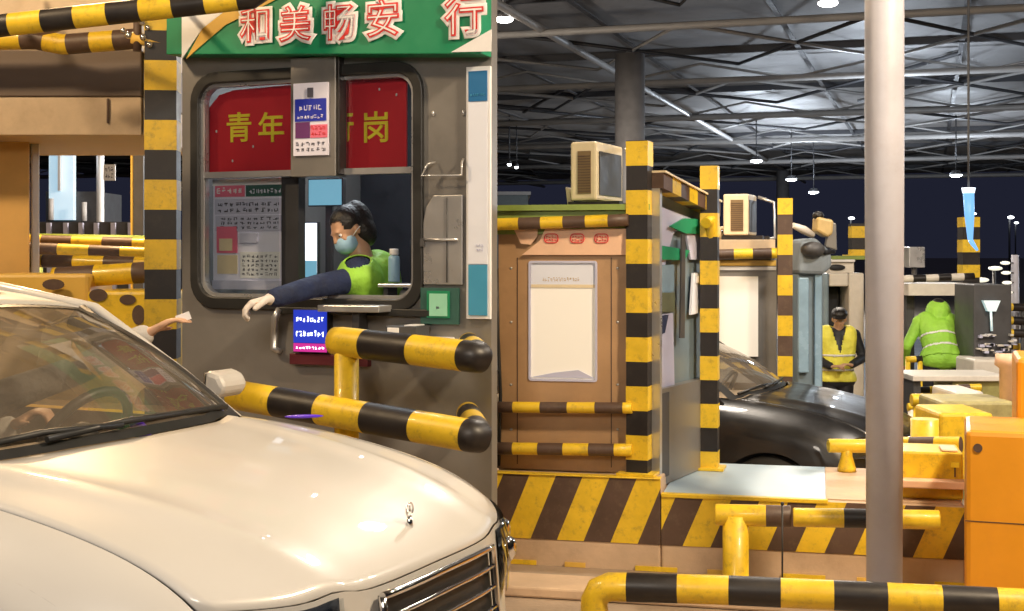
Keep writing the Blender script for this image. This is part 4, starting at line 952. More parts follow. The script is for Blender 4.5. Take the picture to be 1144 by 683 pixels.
mb = MB(); ring_prism(mb, rrect(hx0 - .006, hz0 - .006, hx1 + .006, hz1 + .006, .012, 2), rrect(hx0 + .004, hz0 + .004, hx1 - .004, hz1 - .004, .01, 2), v0 - .006, v0 + .009, 'paperb'); mb.build('window_frame', pn)
mb = MB(); mb.box((hx0 + .006, v0 + .004, hz1 - .11), (hx1 - .006, v0 + .0095, hz1 - .006), 'posterw'); mb.box((hx0 + .006, v0 + .004, hz1 - .125), (hx1 - .006, v0 + .0095, hz1 - .110), 'cream')
marks(mb, hx0 + .06, hz1 - .10, hx1 - .08, hz1 - .07, v0 + .004, 'tan', 1, 14, 5, .001)
mb.build('blind', pn); mb = MB(); mb.prism([(hx0 + .01, hz0 + .012), (hx1 - .01, hz0 + .012), (hx0 + .24, hz0 + .05), (hx0 + .12, hz0 + .035)], v0 + .004, v0 + .0095, 'paperb'); mb.build('paper_edge', pn)
mb = MB(); mb.box((-.0, v0 - .04, zt1 + .002), (xr1 + .02, 1.5, zt1 + .03), 'ggreen'); mb.box((.0, v0 - .016, T.z(262, 600, v0)), (xr1 - .10, v0 - .001, zt1 - .001), 'ggreen'); rf1 = mb.build('roof', B1_)
pz0, pz1 = T.z(285, 620, v0), T.z(256, 620, v0)
mb = MB(); mb.prism([(T.x(584, v0), pz0), (T.x(700, v0), pz0), (T.x(700, v0), pz1), (T.x(610, v0), pz1), (T.x(604, v0), pz0 + .07)], v0 - .022, v0 - .017, 'peach'); mb.prism([(T.x(575, v0), pz1), (T.x(602, v0), pz1), (T.x(601, v0), pz0 + .09), (T.x(594, v0), pz0 + .05), (T.x(583, v0), pz0 + .055)], v0 - .022, v0 - .017, 'peach')
ps = mb.build('lettered_strip', B1_)
for px in (616, 645, 672):
    mb = MB()
    a, b = T.hit(px - 8, 272, v0 - .022), T.hit(px + 8, 261, v0 - .022)
    ring_prism(mb, rrect(a[0], a[1], b[0], b[1], .018, 3), rrect(a[0] + .005, a[1] + .005, b[0] - .005, b[1] - .005, .013, 3), v0 - .027, v0 - .022, 'redink'); marks(mb, a[0] + .008, a[1] + .008, b[0] - .008, b[1] - .008, v0 - .022, 'redink', 2, 4, px, .005)
    mb.build('faded_character', ps)
for px in (578, 683):
    mb = MB(); x_ = T.x(px, v0); mb.box((x_ - .0025, v0 - .0015, ZH + .03), (x_ + .0025, v0 + .002, T.z(288, px, v0)), 'brown'); mb.build('panel_seam', B1_)
for px, py in ((571, 300), (571, 360), (571, 430), (690, 300), (690, 360), (690, 430), (571, 480), (690, 480)):
    mb = MB(); h = T.hit(px, py, v0); mb.ell((h[0], v0, h[1]), (.007, .004, .007), 'alu', 8); mb.build('bolt', B1_)
mb = MB(); pp = [T.hit(x, y, v0) for x, y in ((556, 300), (557, 370), (560, 440), (558, 520))]; mb.tube([(p_[0], v0 - .012, p_[1]) for p_ in pp], .008, 'rubber', 8); mb.build('cable', B1_)
# horizontal striped bars on this booth
def booth_bar(px0, px1, y0, y1, r_, band, ph, label, m2='brown', v=v0 - .06, name='bumper_bar', fr=T):
    a, b = fr.hit(px0, y0, v), fr.hit(px1, y1, v)
    mb = MB(); mb.tube([(a[0], v, a[1]), (b[0], v, b[1])], r_, 'yellow', 18, m2, band, ph)
    for t in (.15, .85): x_ = a[0] + (b[0] - a[0]) * t; z_ = a[1] + (b[1] - a[1]) * t; mb.tube([(x_, v, z_), (x_, v0 + .0, z_)], .012, 'brown', 8)
    o = mb.build(name, None); o.location = (fr.p.x, fr.p.y, 0); o.rotation_euler = (0, 0, -fr.a); return tag(o, label, 'bumper bar', 'striped bars on the tan booth')
booth_bar(553, 702, 251, 246, .030, .110, 1.9, 'striped bar along the top of the tan booth above the peach strip')
booth_bar(551, 706, 455, 456, .027, .135, 1.25, 'upper striped bar across the tan booth below its blank window')
booth_bar(551, 706, 501, 503, .030, .125, 1.2, 'lower striped bar across the tan booth, just over the hazard stripes')
# angled glazed end with posters and parasol
C0 = Vector((T.x(735, .12), .12)); C1 = Vector((T.x(799, .95), .95))
zt0, zt2 = T.z(206, 730, .12), T.z(238, 796, .95)
E_ang = math.atan2(C1.y - C0.y, C1.x - C0.x); EL = (C1 - C0).length
EF = Frame(T.p.x + T.u.x * C0.x + T.v.x * C0.y, T.p.y + T.u.y * C0.x + T.v.y * C0.y, T.a - E_ang)
zE0, zE1 = EF.z(549, 737), ZM
en = EF.root('booth_end', 'angled glazed booth end with papers beside the yellow banded post', 'booth')
mb = MB(); mb.prism([(0, ZM + .008), (EL, ZM + .008), (EL, zt2 - .02), (0, zt0 - .02)], .05, .07, 'bluegrey'); mb.prism([(0, ZM + .008), (.03, ZM + .008), (.03, zt0 - .03), (0, zt0 - .02)], -.01, .049, 'alu'); mb.prism([(EL - .03, ZM + .008), (EL, ZM + .008), (EL, zt2 - .02), (EL - .03, zt2 - .02)], -.01, .049, 'steel'); mb.build('wall', en)
zmid = EF.z(430, 760)
mb = MB(); mb.prism([(.031, ZM + .01), (EL - .031, ZM + .01), (EL - .031, zmid), (.031, zmid)], .0, .048, 'steel'); mb.prism([(.031, ZM + .05), (.14, ZM + .05), (.14, zmid - .02), (.031, zmid - .02)], -.006, -.001, 'darkgrey'); mb.build('lower_panel', en)
def onE(name, label, cat, pts, m, y=.02, th=.012, parent=None, extra=None):
    P = [EF.hit(px, py, y) for px, py in pts]; P = [(max(.034, min(EL - .034, p[0])), p[1]) for p in P]
    m__ = MB(); m__.prism(P, y, y + th, m)
    if extra: extra(m__)
    o = m__.build(name, parent)
    if parent is None: o.location = (EF.p.x, EF.p.y, 0); o.rotation_euler = (0, 0, -EF.a); tag(o, label, cat)
    return o
onE('paper_sheet', 'large pale slanted sheet at the top of the angled booth end', 'paper sheet', [(735, 230), (772, 244), (752, 262), (742, 300), (735, 310)], 'paperb', .036)
onE('paper_sheet', 'square grey sheet beside the green parasol shape', 'paper sheet', [(767, 261), (793, 263), (793, 291), (772, 290)], 'paperb', .030)
onE('green_board', 'dark green parasol shaped board on a thin stem in the angled booth end', 'board', [(749, 253), (765, 244), (782, 245), (794, 255), (794, 262), (766, 261)], 'fabricgreen', .018, .010)
onE('green_card', 'small dark green card lower on the parasol stem', 'card', [(734, 284), (737, 274), (771, 280), (765, 291), (736, 290)], 'fabricgreen', .022, .006)
onE('stem', 'thin grey green stem under the parasol shaped board', 'pole', [(762, 262), (766, 262), (765, 378), (760, 378)], 'darkgrey', .010, .008)
onE('poster', 'tall pale blue poster on the angled booth end, nearest the banded post', 'poster', [(733, 296), (753, 296), (753, 325), (744, 330), (735, 328)], 'paleblue', .030)
onE('poster', 'olive poster under the pale blue one on the angled booth end', 'poster', [(735, 327), (754, 327), (754, 348), (735, 350)], mat('olive_print', (.14, .16, .10), .5), .029)
onE('poster', 'long lower lilac poster on the angled booth end', 'poster', [(734, 352), (752, 350), (754, 450), (738, 452)], 'paperb', .028)
onE('speaker_box', 'small navy box fixed on the lilac poster', 'box', [(738, 354), (747, 352), (743, 372), (738, 374)], 'navy', .010, .016)
def ex(m__): a, b = EF.hit(777, 316, .02), EF.hit(784, 308, .02); m__.box((a[0], .011, a[1]), (b[0], .0185, b[1]), 'white')
onE('notice', 'pale grey notice near the far edge of the angled booth end', 'notice', [(775, 305), (787, 305), (787, 348), (772, 352)], 'posterw', .020, extra=ex)
# sloping striped lintel over the angled end
mb = MB(); n_ = 7
for k in range(n_):
    a, b = k / n_, (k + 1) / n_; z_ = lambda t: zt0 + (zt2 - zt0) * t
    mb.prism([(EL * a, z_(a) - .02), (EL * b, z_(b) - .02), (EL * b, z_(b) + .055), (EL * a, z_(a) + .055)], -.03, .08, 'yellow' if k % 2 else 'brown')
mb.prism([(0, zt0 + .056), (EL, zt2 + .056), (EL, zt2 + .066), (0, zt0 + .066)], -.04, .09, 'cream'); mb.build('lintel', en)
mb = MB(); P = EF.hit(795, 256, -.06); mb.tube([(P[0] - .06, -.05, P[1] + .03), (P[0] - .0, -.05, P[1] + .05), (P[0] + .02, -.05, P[1] - .02), (P[0] + .06, -.03, P[1] - .07)], .028, 'yellow', 12); mb.build('bent_pipe', en)

# banded posts
def tpost(px, Y, ytop, ybot_z, wpx, band_px, yyel, rz, label, m2='black'):
    w = wpx / F * Y / (abs(math.cos(rz)) + abs(math.sin(rz))); p = W(px, 0, Y)
    return band_post(p.x, p.y, ybot_z, W(0, ytop, Y).z, w, rz, band_px / F * Y, W(0, yyel, Y).z, label, 'banded posts on the right', m2)
tpost(714.5, 6.40, 158, ZH + .005, 32, 27.2, 186, R(-20), 'tall banded post at the corner of the tan booth')
tpost(793, 6.98, 186, ZM + .008, 24, 26.5, 212, R(-15), 'banded post beyond the angled booth end, orange at its top', 'black')
tpost(877, 10.4, 222, -.42, 19, 22.5, 240, R(-10), 'banded post between the far cream booth panel and the blue grey column', 'brown')
tpost(957, 15.3, 250, W(0, 286, 15.3).z + .001, 15, 13, 266, R(0), 'short banded post on top of the portal, just left of the grey pole', 'black')
tpost(1082, 14.0, 243, -.67, 19, 14, 254, R(0), 'thin banded post under the blue tube lamp', 'black')
# air conditioners
def ac(px0, py0, px1, py1, Y, rz, label):
    a, b = W(px0, py0, Y), W(px1, py1, Y); w, h = b.x - a.x, b.z - a.z
    root = empty('air_conditioner', (a.x, Y, a.z), rz, label, 'air conditioner', 'outdoor units on booth roofs')
    mb = MB(); mb.box((0, 0, .04), (w, .42, h), 'cream'); mb.build('case', root, bevel=.012)
    mb = MB(); mb.box((w * .30, -.006, .075), (w * .80, -.001, h - .05), 'beige2'); 
    for k in range(14): zz = .085 + (h - .15) * k / 14; mb.box((w * .31, -.010, zz), (w * .79, -.0065, zz + .004), 'brown')
    mb.build('grille', root)
    mb = MB(); 
    mb.box((w + .001, .04, .07), (w + .006, .38, h - .05), 'darkgrey'); mb.build('side_vent', root)
    mb = MB(); mb.tube([(w + .01, .44, 0), (w + .16, .44, .02), (w + .15, .44, h * .85), (w + .01, .44, h - .01)], .014, 'alu', 8); mb.build('guard_frame', root); mb = MB(); mb.tube([(-.02, .1, h * .25), (-.05, .1, .1), (-.03, .1, .0)], .022, 'cream', 8); mb.build('hose', root)
    mb = MB(); mb.box((-.02, .02, .0), (w + .12, .08, .035), 'black'); mb.box((-.02, .34, .0), (w + .12, .40, .035), 'black'); mb.build('foot_rail', root)
    return root
o = ac(637, 231, 668, 157, 6.95, R(-24), 'cream outdoor air conditioner on the roof of the tan booth')
o.location.z = zt1 + .03
# second booth further back
S = Frame(W(803, 0, 11.2).x, 11.2, R(10))
B2 = S.root('toll_booth', 'far toll booth with plain cream panel behind the black car', 'toll booth')
zt3 = S.z(284, 830)
mb = MB(); mb.box((-.3, 0, -.5), (S.x(868), 1.7, zt3), 'steel'); mb.build('wall', B2, bevel=.006)
mb = MB(); a, b = S.hit(805, 398, -.01), S.hit(847, 309, -.01); mb.box((a[0] - .1, -.02, a[1]), (b[0], -.001, b[1]), 'panelglow'); mb.build('window', B2)
mb = MB(); mb.box((-.35, -.06, zt3 + .004), (S.x(866), 1.75, S.z(268, 830)), 'tan'); mb.build('roof', B2, bevel=.005)
mb = MB(); mb.box((-.3, -.03, S.z(302, 830)), (S.x(867), -.002, S.z(298, 830)), 'white'); mb.box((-.3, -.035, S.z(297, 830)), (S.x(867), -.002, S.z(291, 830)), 'goldtrim'); mb.build('trim', B2)
a, b = S.hit(800, 285, -.10), S.hit(868, 283, -.10)
mb = MB(); mb.tube([(a[0] - .1, -.10, a[1]), (b[0], -.10, b[1])], .045, 'yellow', 14, 'brown', .155, .4); mb.tube([(a[0], -.10, a[1]), (a[0], -.0, a[1])], .02, 'brown', 8); mb.tube([(b[0] - .1, -.10, b[1]), (b[0] - .1, -.0, b[1])], .02, 'brown', 8)
o = mb.build('bumper_bar', None); o.location = (S.p.x, S.p.y, 0); o.rotation_euler = (0, 0, -S.a); tag(o, 'striped bar along the top of the far cream panelled booth', 'bumper bar')
o = ac(808, 265, 836, 214, 11.4, R(-20), 'far rounded air conditioner on the booth behind the black car'); o.location.z = S.z(268, 830) + .002

# blue grey column with equipment on top, portal, workers
p = W(902, 0, 10.9)
col_ = empty('equipment_column', (p.x, p.y, ground_z(10.9)), 0, 'blue grey equipment column with hooded lamp and arm, behind black car', 'equipment column'); off = col_.location
e = lambda x, y, Y=10.9: W(x, y, Y)
mb = MB(); a, b = e(889, 470), e(916, 306); mb.box((a.x, 10.8, ground_z(10.9)), (b.x, 11.2, b.z), 'bluegrey'); a, b = e(889, 415), e(899, 310); mb.box((a.x - .01, 10.74, a.z), (b.x, 10.795, b.z), 'paleblue'); a, b = e(906, 440), e(914, 306); mb.box((a.x, 10.76, a.z), (b.x, 10.795, b.z), 'paleblue'); mb.build('column', col_, bevel=.01, off=off)
mb = MB(); mb.prism([(e(x, y).x, e(x, y).z) for x, y in ((887, 306), (889, 268), (906, 266), (923, 282), (924, 298), (914, 307))], 10.72, 11.15, 'bluegrey2'); mb.build('cabinet', col_, bevel=.03, off=off)
mb = MB(); mb.ell(e(908, 279, 10.7), (.10, .09, .065), 'darkgrey'); mb.tube([e(912, 272, 10.7), e(922, 282, 10.7), e(932, 281, 10.75)], .02, 'dark', 8); mb.build('bracket', col_, off=off)
mb = MB(); mb.prism([(e(x, y).x, e(x, y).z) for x, y in ((906, 243), (924, 247), (923, 262), (917, 266), (905, 259))], 10.66, 10.85, 'beige'); lh = mb.build('lamp_hood', col_, bevel=.02, off=off)
mb = MB(); mb.ell(e(914, 241, 10.75), (.047, .06, .035), 'hair'); mb.build('lamp_cap', lh, off=off)
mb = MB(); mb.prism([(e(x, y).x, e(x, y).z) for x, y in ((924, 248), (931, 250), (932, 280), (919, 276))], 10.80, 10.86, 'steel'); mb.build('shield_plate', col_, bevel=.008, off=off)
mb = MB(); mb.tube([e(886, 252, 10.6), e(898, 257, 10.65), e(908, 263, 10.7)], [.022, .034, .026], 'stone', 12); mb.build('arm', col_, off=off)

pt = empty('portal', (W(937, 0, 15.2).x, 15.2, -.67), 0, 'pale portal frame with dark opening behind the yellow vested worker', 'portal'); off = pt.location
e2 = lambda x, y, Y=15.2: W(x, y, Y)
mb = MB(); a, b = e2(917, 0), e2(963, 0); c1, c2 = e2(924, 0), e2(946, 0); zt_ = e2(0, 305).z; zo = e2(0, 320).z
mb.box((a.x, 15.1, -.67), (c1.x, 15.6, zt_), 'bluegrey'); mb.box((c2.x, 15.1, -.67), (b.x, 15.6, zt_), 'stone'); mb.box((c1.x + .002, 15.1, zo), (c2.x - .002, 15.6, zt_), 'stone'); mb.box((c1.x + .002, 15.5, -.67), (c2.x - .002, 15.59, zo - .002), 'dark'); mb.build('frame', pt, bevel=.02, off=off)
mb = MB(); a, b = e2(926, 305), e2(953, 293); mb.box((a.x, 15.15, a.z), (b.x, 15.5, b.z), 'stone'); mb.box((a.x, 15.10, b.z + .001), (b.x, 15.55, b.z + .03), 'white'); mb.ell(e2(935, 299, 15.13), (.10, .02, .035), 'dark'); mb.build('signal_box', pt, bevel=.01, off=off)
mb = MB(); a, b = e2(928, 290), e2(966, 286); mb.box((a.x, 15.1, a.z), (b.x + .1, 15.5, b.z), 'ggreen'); mb.build('crossbar', pt, off=off)
mb = MB(); a, b = e2(895, 460, 14.0), e2(911, 417, 14.0); mb.ell(((a.x + b.x) / 2, 14.0, (a.z + b.z) / 2 - .1), (.085, .085, .30), 'alu', 20); mb.tube([((a.x + b.x) / 2, 14, -.66), ((a.x + b.x) / 2, 14, -.2)], .07, 'alu', 14); tag(mb.build('bollard', None), 'rounded grey metal bollard left of the yellow vested worker', 'bollard')

def stand(px, ytop, Y, H_, sgn=1):
    p = W(px, ytop, Y); s = H_ / 1.72; x = p.x; z0 = p.z - H_
    v = lambda dx, dy, dz: Vector((x + dx * s, Y + dy * s, z0 + dz * s))
    return v, s, z0
v, s, z0 = stand(935, 343, 14.2, 1.62)
wk = dict(root=v(0, 0, 0), head=v(.02, -.03, 1.58), pelvis=v(0, 0, .92), chest=v(0, .0, 1.20), sh=(v(-.20, 0, 1.40), v(.20, 0, 1.40)), el=(v(-.27, .02, 1.14), v(.30, .0, 1.14)), wr=(v(-.12, -.24, 1.06), v(.10, -.26, 1.08)),
          hip=(v(-.09, 0, .90), v(.09, 0, .90)), kn=(v(-.10, -.02, .50), v(.10, -.02, .50)), an=(v(-.11, 0, .09), v(.11, 0, .09)), fwd=(0, -1, 0))
person('standing worker in yellow reflective vest with hands joined before the dark portal', None, wk, Matrix.Rotation(R(-12), 4, 'Z') @ Matrix.Rotation(R(18), 4, 'X'), .95, 'dark', 'hivisy', 'dark', 'open', voxel=.013, handdir=((.8, -.3, .1), (-.8, -.3, .1)), curls=(.9, .9), cap='hair')
# bending worker in green
pz = -.32; p = W(1052, 0, 12.9)
mb = MB(); mb.box((p.x - .6, 12.5, ground_z(12.6) - .1), (p.x + .6, 13.6, pz), 'concrete'); tag(mb.build('traffic_island', None, bevel=.02), 'low concrete island the bending green worker stands on', 'traffic island')
v = lambda dx, dy, dz: Vector((p.x + dx, 12.9 + dy, pz + dz))
wk = dict(root=v(0, 0, .0), head=v(.03, .20, 1.26), pelvis=v(0, -.05, .84), chest=v(.01, .10, 1.06), sh=(v(-.17, .16, 1.16), v(.19, .16, 1.14)), el=(v(-.30, .14, .92), v(.31, .16, .90)), wr=(v(-.27, .34, .74), v(.26, .36, .72)),
          hip=(v(-.10, -.05, .82), v(.10, -.05, .82)), kn=(v(-.12, .02, .44), v(.12, .02, .44)), an=(v(-.13, -.02, .09), v(.13, -.02, .09)), fwd=(0, 1, 0))
person('worker in lime green reflective jacket bending over, seen from behind, under the lane gantry', None, wk, Matrix.Rotation(R(180), 4, 'Z') @ Matrix.Rotation(R(30), 4, 'X'), .95, 'hivis', 'hivis', 'dark', 'closed', voxel=.013, hood=True)

# grey steel pole
P0 = W(988, 660, 5.35)
pl = empty('light_pole', (P0.x, P0.y, 0), 0, 'tall smooth grey pink steel pole rising behind the front guard rail', 'pole'); off = pl.location
mb = MB(); mb.tube([(P0.x, P0.y, .03), (P0.x, P0.y, 2.0), (P0.x, P0.y, 6.2)], [.070, .078, .074], 'pole', 40); mb.build('shaft', pl, off=off)
mb = MB(); mb.tube([(P0.x, P0.y, .0), (P0.x, P0.y, .03)], .15, 'pole', 32); mb.build('base_plate', pl, off=off)

# front rails
a, b, c_ = W(664, 655, 5.0), W(800, 659, 4.92), W(1230, 679, 4.66)
root = empty('guard_rail', (a.x, a.y, 0), 0, 'nearest long yellow and black rail along the bottom right, bent down at its left end', 'guard rail', 'guard rails on the right'); off = root.location
d = (c_ - a).normalized()
mb = MB(); mb.tube([a + Vector((.0, 0, -.33)), a + Vector((.0, 0, -.055)), a + Vector((.018, 0, -.018)), a + d * .06, b, c_], [.052, .052, .054, .054, .054, .054], 'yellow', 28, 'black', .189, .75); mb.build('rail', root, off=off)
mb = MB(); mb.tube([(c_.x - .1, c_.y + .01, 0), (c_.x - .1, c_.y + .01, c_.z)], .045, 'yellow', 20); mb.build('post', root, off=off)
def trail(px0, y0, px1, y1, Y0, Y1, r_, band, ph, posts, label, m2='brown', pr=None, base=0.):
    a, b = W(px0, y0, Y0), W(px1, y1, Y1)
    root = empty('guard_rail', (a.x, a.y, base), 0, label, 'guard rail', 'guard rails on the right'); off = root.location
    mb = MB(); mb.tube([a, b], r_, 'yellow', 24, m2, band, ph); mb.build('rail', root, bevel=.006, off=off)
    for px in posts:
        t = (px - px0) / (px1 - px0); q = a.lerp(b, t); h = q.z - base; k = pr or r_ * .8
        mb = MB(); mb.tube([(q.x, q.y, base + .001), (q.x, q.y, base + .02), (q.x, q.y, base + .08), (q.x, q.y, q.z)], [k * 1.7, k * 1.6, k, k], 'yellow', 20); mb.build('post', root, off=off)
    return root
trail(799, 575, 884, 577, 5.72, 5.66, .046, .215, .0, [822], 'short yellow T shaped rail in front of the striped island', 'brown', .056)
trail(886, 578, 1050, 581, 5.62, 5.50, .040, .209, .0, [988], 'yellow rail with one dark band passing behind the grey pole', 'black')
trail(925, 498, 1000, 499, 6.9, 6.9, .036, .35, .0, [946], 'stubby yellow rail standing on the pale blue pad', 'brown', base=ZM + .007)
trail(1010, 497, 1074, 497, 6.75, 6.6, .040, .125, .75, [1018, 1066], 'yellow and brown banded rail between the grey pole and orange barrier', 'brown', base=ZM + .0)
a = W(1033, 472, 7.4); mb = MB(); mb.tube([(a.x, a.y, -.12), (a.x, a.y, W(0, 468, 7.4).z)], .076, 'yellow', 24); tag(mb.build('bollard', None), 'fat yellow bollard behind the banded rail by the orange barrier', 'bollard')
trail(1018, 447, 1058, 447, 9.5, 9.5, .045, .5, .0, [1026, 1048], 'far small yellow T rail under the bending worker', 'brown', base=ground_z(9.5))
mb = MB(); a = W(874, 563, 5.55); mb.tube([(a.x, a.y, .0), (a.x, a.y, a.z)], .004, 'rubber', 8); mb.ell((a.x, a.y, a.z), (.008,) * 3, 'rubber', 8); tag(mb.build('stake', None), 'thin dark rod standing between the two yellow rails before the island', 'rod')
# wheel stop blocks and second island piece
sp = empty('low_platform', (T.p.x, T.p.y, 0), -T.a, 'yellow low platform with peach edge left of the orange barrier', 'platform')
x_0, x_1 = T.x(1003, .05), T.x(1078, .05)
mb = MB(); z0_, z1_ = T.z(537, 1040, .05), T.z(508, 1040, .05)
mb.box((x_0, .12, ZM + .007), (x_1, .42, z1_), 'yellow'); mb.build('body', sp, bevel=.01)
mb = MB(); mb.box((x_0 - .02, .03, z0_ - .035), (x_1 + .01, .119, z0_), 'peach'); mb.box((x_0 + .2, .14, z1_ + .001), (x_1 - .02, .30, z1_ + .012), 'peach'); mb.build('edge', sp, bevel=.006)
mb = MB(); a = T.hit(1067, 520, .11); mb.box((a[0] - .018, .105, a[1] - .01), (a[0] + .018, .1185, a[1] + .012), 'gold'); mb.box((a[0] - .003, .112, a[1] - .055), (a[0] + .003, .1188, a[1] - .011), 'brown'); mb.build('latch', sp)
ob = empty('orange_barrier', (W(1078, 0, 5.45).x, 5.45, 0), R(-18.6), 'large bright orange two step barrier block at the right edge', 'barrier')
zt_ = W(0, 481, 5.45).z; zs_ = W(0, 396, 6.15).z; xs_ = .22
mb = MB(); mb.box((0, 0, .01), (1.1, .55, zt_), 'orange'); mb.build('body', ob, bevel=.022)
mb = MB(); mb.box((xs_, .553, .01), (1.1, 1.1, zs_), 'orange'); mb.build('upper_step', ob, bevel=.02)
mb = MB(); mb.box((.0, -.002, zt_ * .52), (1.08, .0, zt_ * .525), 'brown'); mb.build('moulding_line', ob)
for xx, zz in ((.05, zt_ - .07), (.05, .12)):
    mb = MB(); mb.tube([(xx, -.006, zz), (xx, .0, zz)], .018, 'brown', 16); mb.build('plug', ob)
# clutter beyond: counters, cones of light, barrier rows
tb = empty('counter', (W(1075, 0, 11.2).x, 11.2, ground_z(11.2)), 0, 'long pale counter top in front of the bending worker', 'counter'); off = tb.location
mb = MB(); a, b = W(1016, 421, 11.2), W(1122, 418, 11.2); mb.box((a.x, 11.1, a.z - .03), (b.x, 11.7, a.z + .015), 'stone'); mb.build('counter_top', tb, bevel=.006, off=off)
mb = MB(); mb.box((W(1062, 0, 11.2).x, 11.15, ground_z(11.2)), (b.x - .05, 11.65, a.z - .031), mat('olive_panel', (.30, .28, .10), .5, var=.3, scale=7)); mb.box((a.x + .02, 11.15, ground_z(11.2)), (a.x + .08, 11.6, a.z - .031), 'darkgrey'); mb.build('panel', tb, off=off)
mb = MB(); a, b = W(1012, 330, 13.6), W(1086, 316, 13.6); mb.box((a.x, 13.5, a.z), (b.x, 14.3, W(0, 317, 13.6).z), 'stone'); mb.tube([W(1008, 312, 13.5), W(1088, 309, 13.5)], .038, 'stone', 14, 'black', .13, .2)
for px in (1014, 1084): g = W(px, 0, 13.9).x; mb.box((g - .04, 13.8, -.67), (g + .04, 13.9, a.z - .001), 'darkgrey')
tag(mb.build('lane_gantry', None), 'pale lane gantry with dark banded bar behind the bending worker', 'gantry')
mb = MB(); a, b = W(1014, 299, 13.7), W(1032, 276, 13.7); mb.box((a.x, 13.65, a.z), (b.x, 13.9, b.z), 'alu'); mb.tube([((a.x + b.x) / 2, 13.75, a.z), ((a.x + b.x) / 2, 13.75, W(0, 316, 13.7).z)], .03, 'darkgrey', 8); tag(mb.build('camera_box', None, bevel=.01), 'square grey camera box on the pale lane gantry', 'camera')
root = empty('lane_cabinet', (W(1100, 0, 12.4).x, 12.4, ground_z(12.4)), 0, 'tall dark glazed cabinet with pale blue fan shaped light by the orange barrier', 'cabinet'); off = root.location
mb = MB(); a, b = W(1086, 430, 12.4), W(1128, 318, 12.4); mb.box((a.x, 12.35, ground_z(12.4)), (b.x, 12.9, b.z), 'darkgrey'); mb.build('case', root, bevel=.01, off=off)
mb = MB(); mb.prism([(W(x, y, 12.3).x, W(x, y, 12.3).z) for x, y in ((1098, 336), (1117, 336), (1112, 348), (1103, 348))], 12.28, 12.34, 'fanlight'); mb.tube([W(1107, 348, 12.3), W(1108, 370, 12.3)], .012, 'fanlight', 8); mb.build('fan_light', root, off=off)
rg = random.Random(3)
for k in range(26):
    mb = MB(); x, y = rg.uniform(1090, 1132), rg.uniform(375, 395); q = W(x, y, 12.3); mb.box((q.x, 12.29, q.z), (q.x + rg.uniform(.02, .06), 12.345, q.z + rg.uniform(.008, .025)), rg.choice(['white', 'paperb', 'stone'])); mb.build('sticker', root, off=off)
# rows of lane furniture receding on the far right
labs = ['long grey beige deck beside the orange step', 'low scuffed yellow ledge just above the yellow platform', 'cream kerb block in the middle of the far lane furniture', 'olive box with dark slots under the counter']
for (x0_, y0_, x1_, y1_, Y, m, lb) in ((1066, 447, 1100, 438, 9.2, 'stone', labs[2]), (1052, 462, 1135, 449, 8.6, 'olivebox', labs[3]), (1050, 477, 1110, 462, 7.9, 'yellow', labs[1]), (1088, 412, 1144, 402, 12.0, 'stone', labs[0])):
    a, b = W(x0_, y0_, Y), W(x1_, y1_, Y); mb = MB(); mb.box((a.x, Y, max(ground_z(Y), a.z - .35)), (b.x, Y + .5, b.z), M.get(m) or 'stone'); tag(mb.build('lane_block', None, bevel=.02), lb, 'block', 'lane blocks on the far right')
labs = ['uppermost', 'second', 'third', 'lowest']
for k, y in enumerate((343, 358, 372, 408)):
    a, b = W(1098 if k == 3 else 1122, y, 13.0 - k * .3), W(1146, y + 1, 13.0 - k * .3); mb = MB(); mb.tube([a, b], .04, 'yellow', 12, 'black', .11, .3); g = b.x - .03; mb.tube([(g, b.y, -.67), (g, b.y, b.z)], .02, 'darkgrey', 8)
    tag(mb.build('lane_bar', None), '%s short striped bar at the right edge above the orange barrier' % labs[k], 'bar', 'short striped bars at the right edge')
spots = [(1014, 455, 1046, 10.2), (1020, 436, 1060, 11.8), (1068, 434, 1096, 10.6), (1088, 424, 1118, 11.6), (1092, 396, 1124, 13.4), (1012, 402, 1030, 12.2), (1098, 452, 1122, 9.4), (1118, 388, 1142, 12.6), (1090, 350, 1104, 14.4)]
ords = ['first', 'second', 'third', 'fourth', 'fifth', 'sixth', 'seventh', 'eighth', 'ninth']
order = sorted(range(len(spots)), key=lambda i: spots[i][0])
for i, (xa_, ya_, xb2, Yq) in enumerate(spots):
    a, b = W(xa_, ya_, Yq), W(xb2, ya_ - 1, Yq); g0 = ground_z(Yq)
    root = empty('lane_rail', (a.x, a.y, g0), 0, '%s small striped lane rail counted rightwards from the grey pole, beyond the platforms' % ords[order.index(i)], 'rail', 'small rails of the far lanes'); off = root.location
    mb = MB(); mb.tube([a, b], .030, 'yellow', 12, 'black' if i % 2 else 'brown', .09, .4 * i); mb.build('rail', root, off=off)
    for q in (a.lerp(b, .12), a.lerp(b, .88)): mb = MB(); mb.tube([(q.x, q.y, g0), (q.x, q.y, q.z)], .024, 'yellow' if i % 3 else 'stone', 10); mb.build('post', root, off=off)
for i, (px, py, Yq, lb) in enumerate(((1096, 313, 16, 'tiny pale lamp head left of the slim mast'), (1112, 300, 18, 'tiny pale lamp head close beside the slim mast'), (1130, 322, 17, 'tiny pale lamp head low on the far right'))):
    q = W(px, py, Yq); mb = MB(); mb.ell(q, (.10, .05, .03), 'lampsmall2', 10); mb.tube([(q.x, q.y + .05, -.67), (q.x, q.y + .05, q.z)], .025, 'darkgrey', 8); tag(mb.build('signal_lamp', None), lb, 'lamp', 'tiny far lamps')
rg2 = random.Random(5)
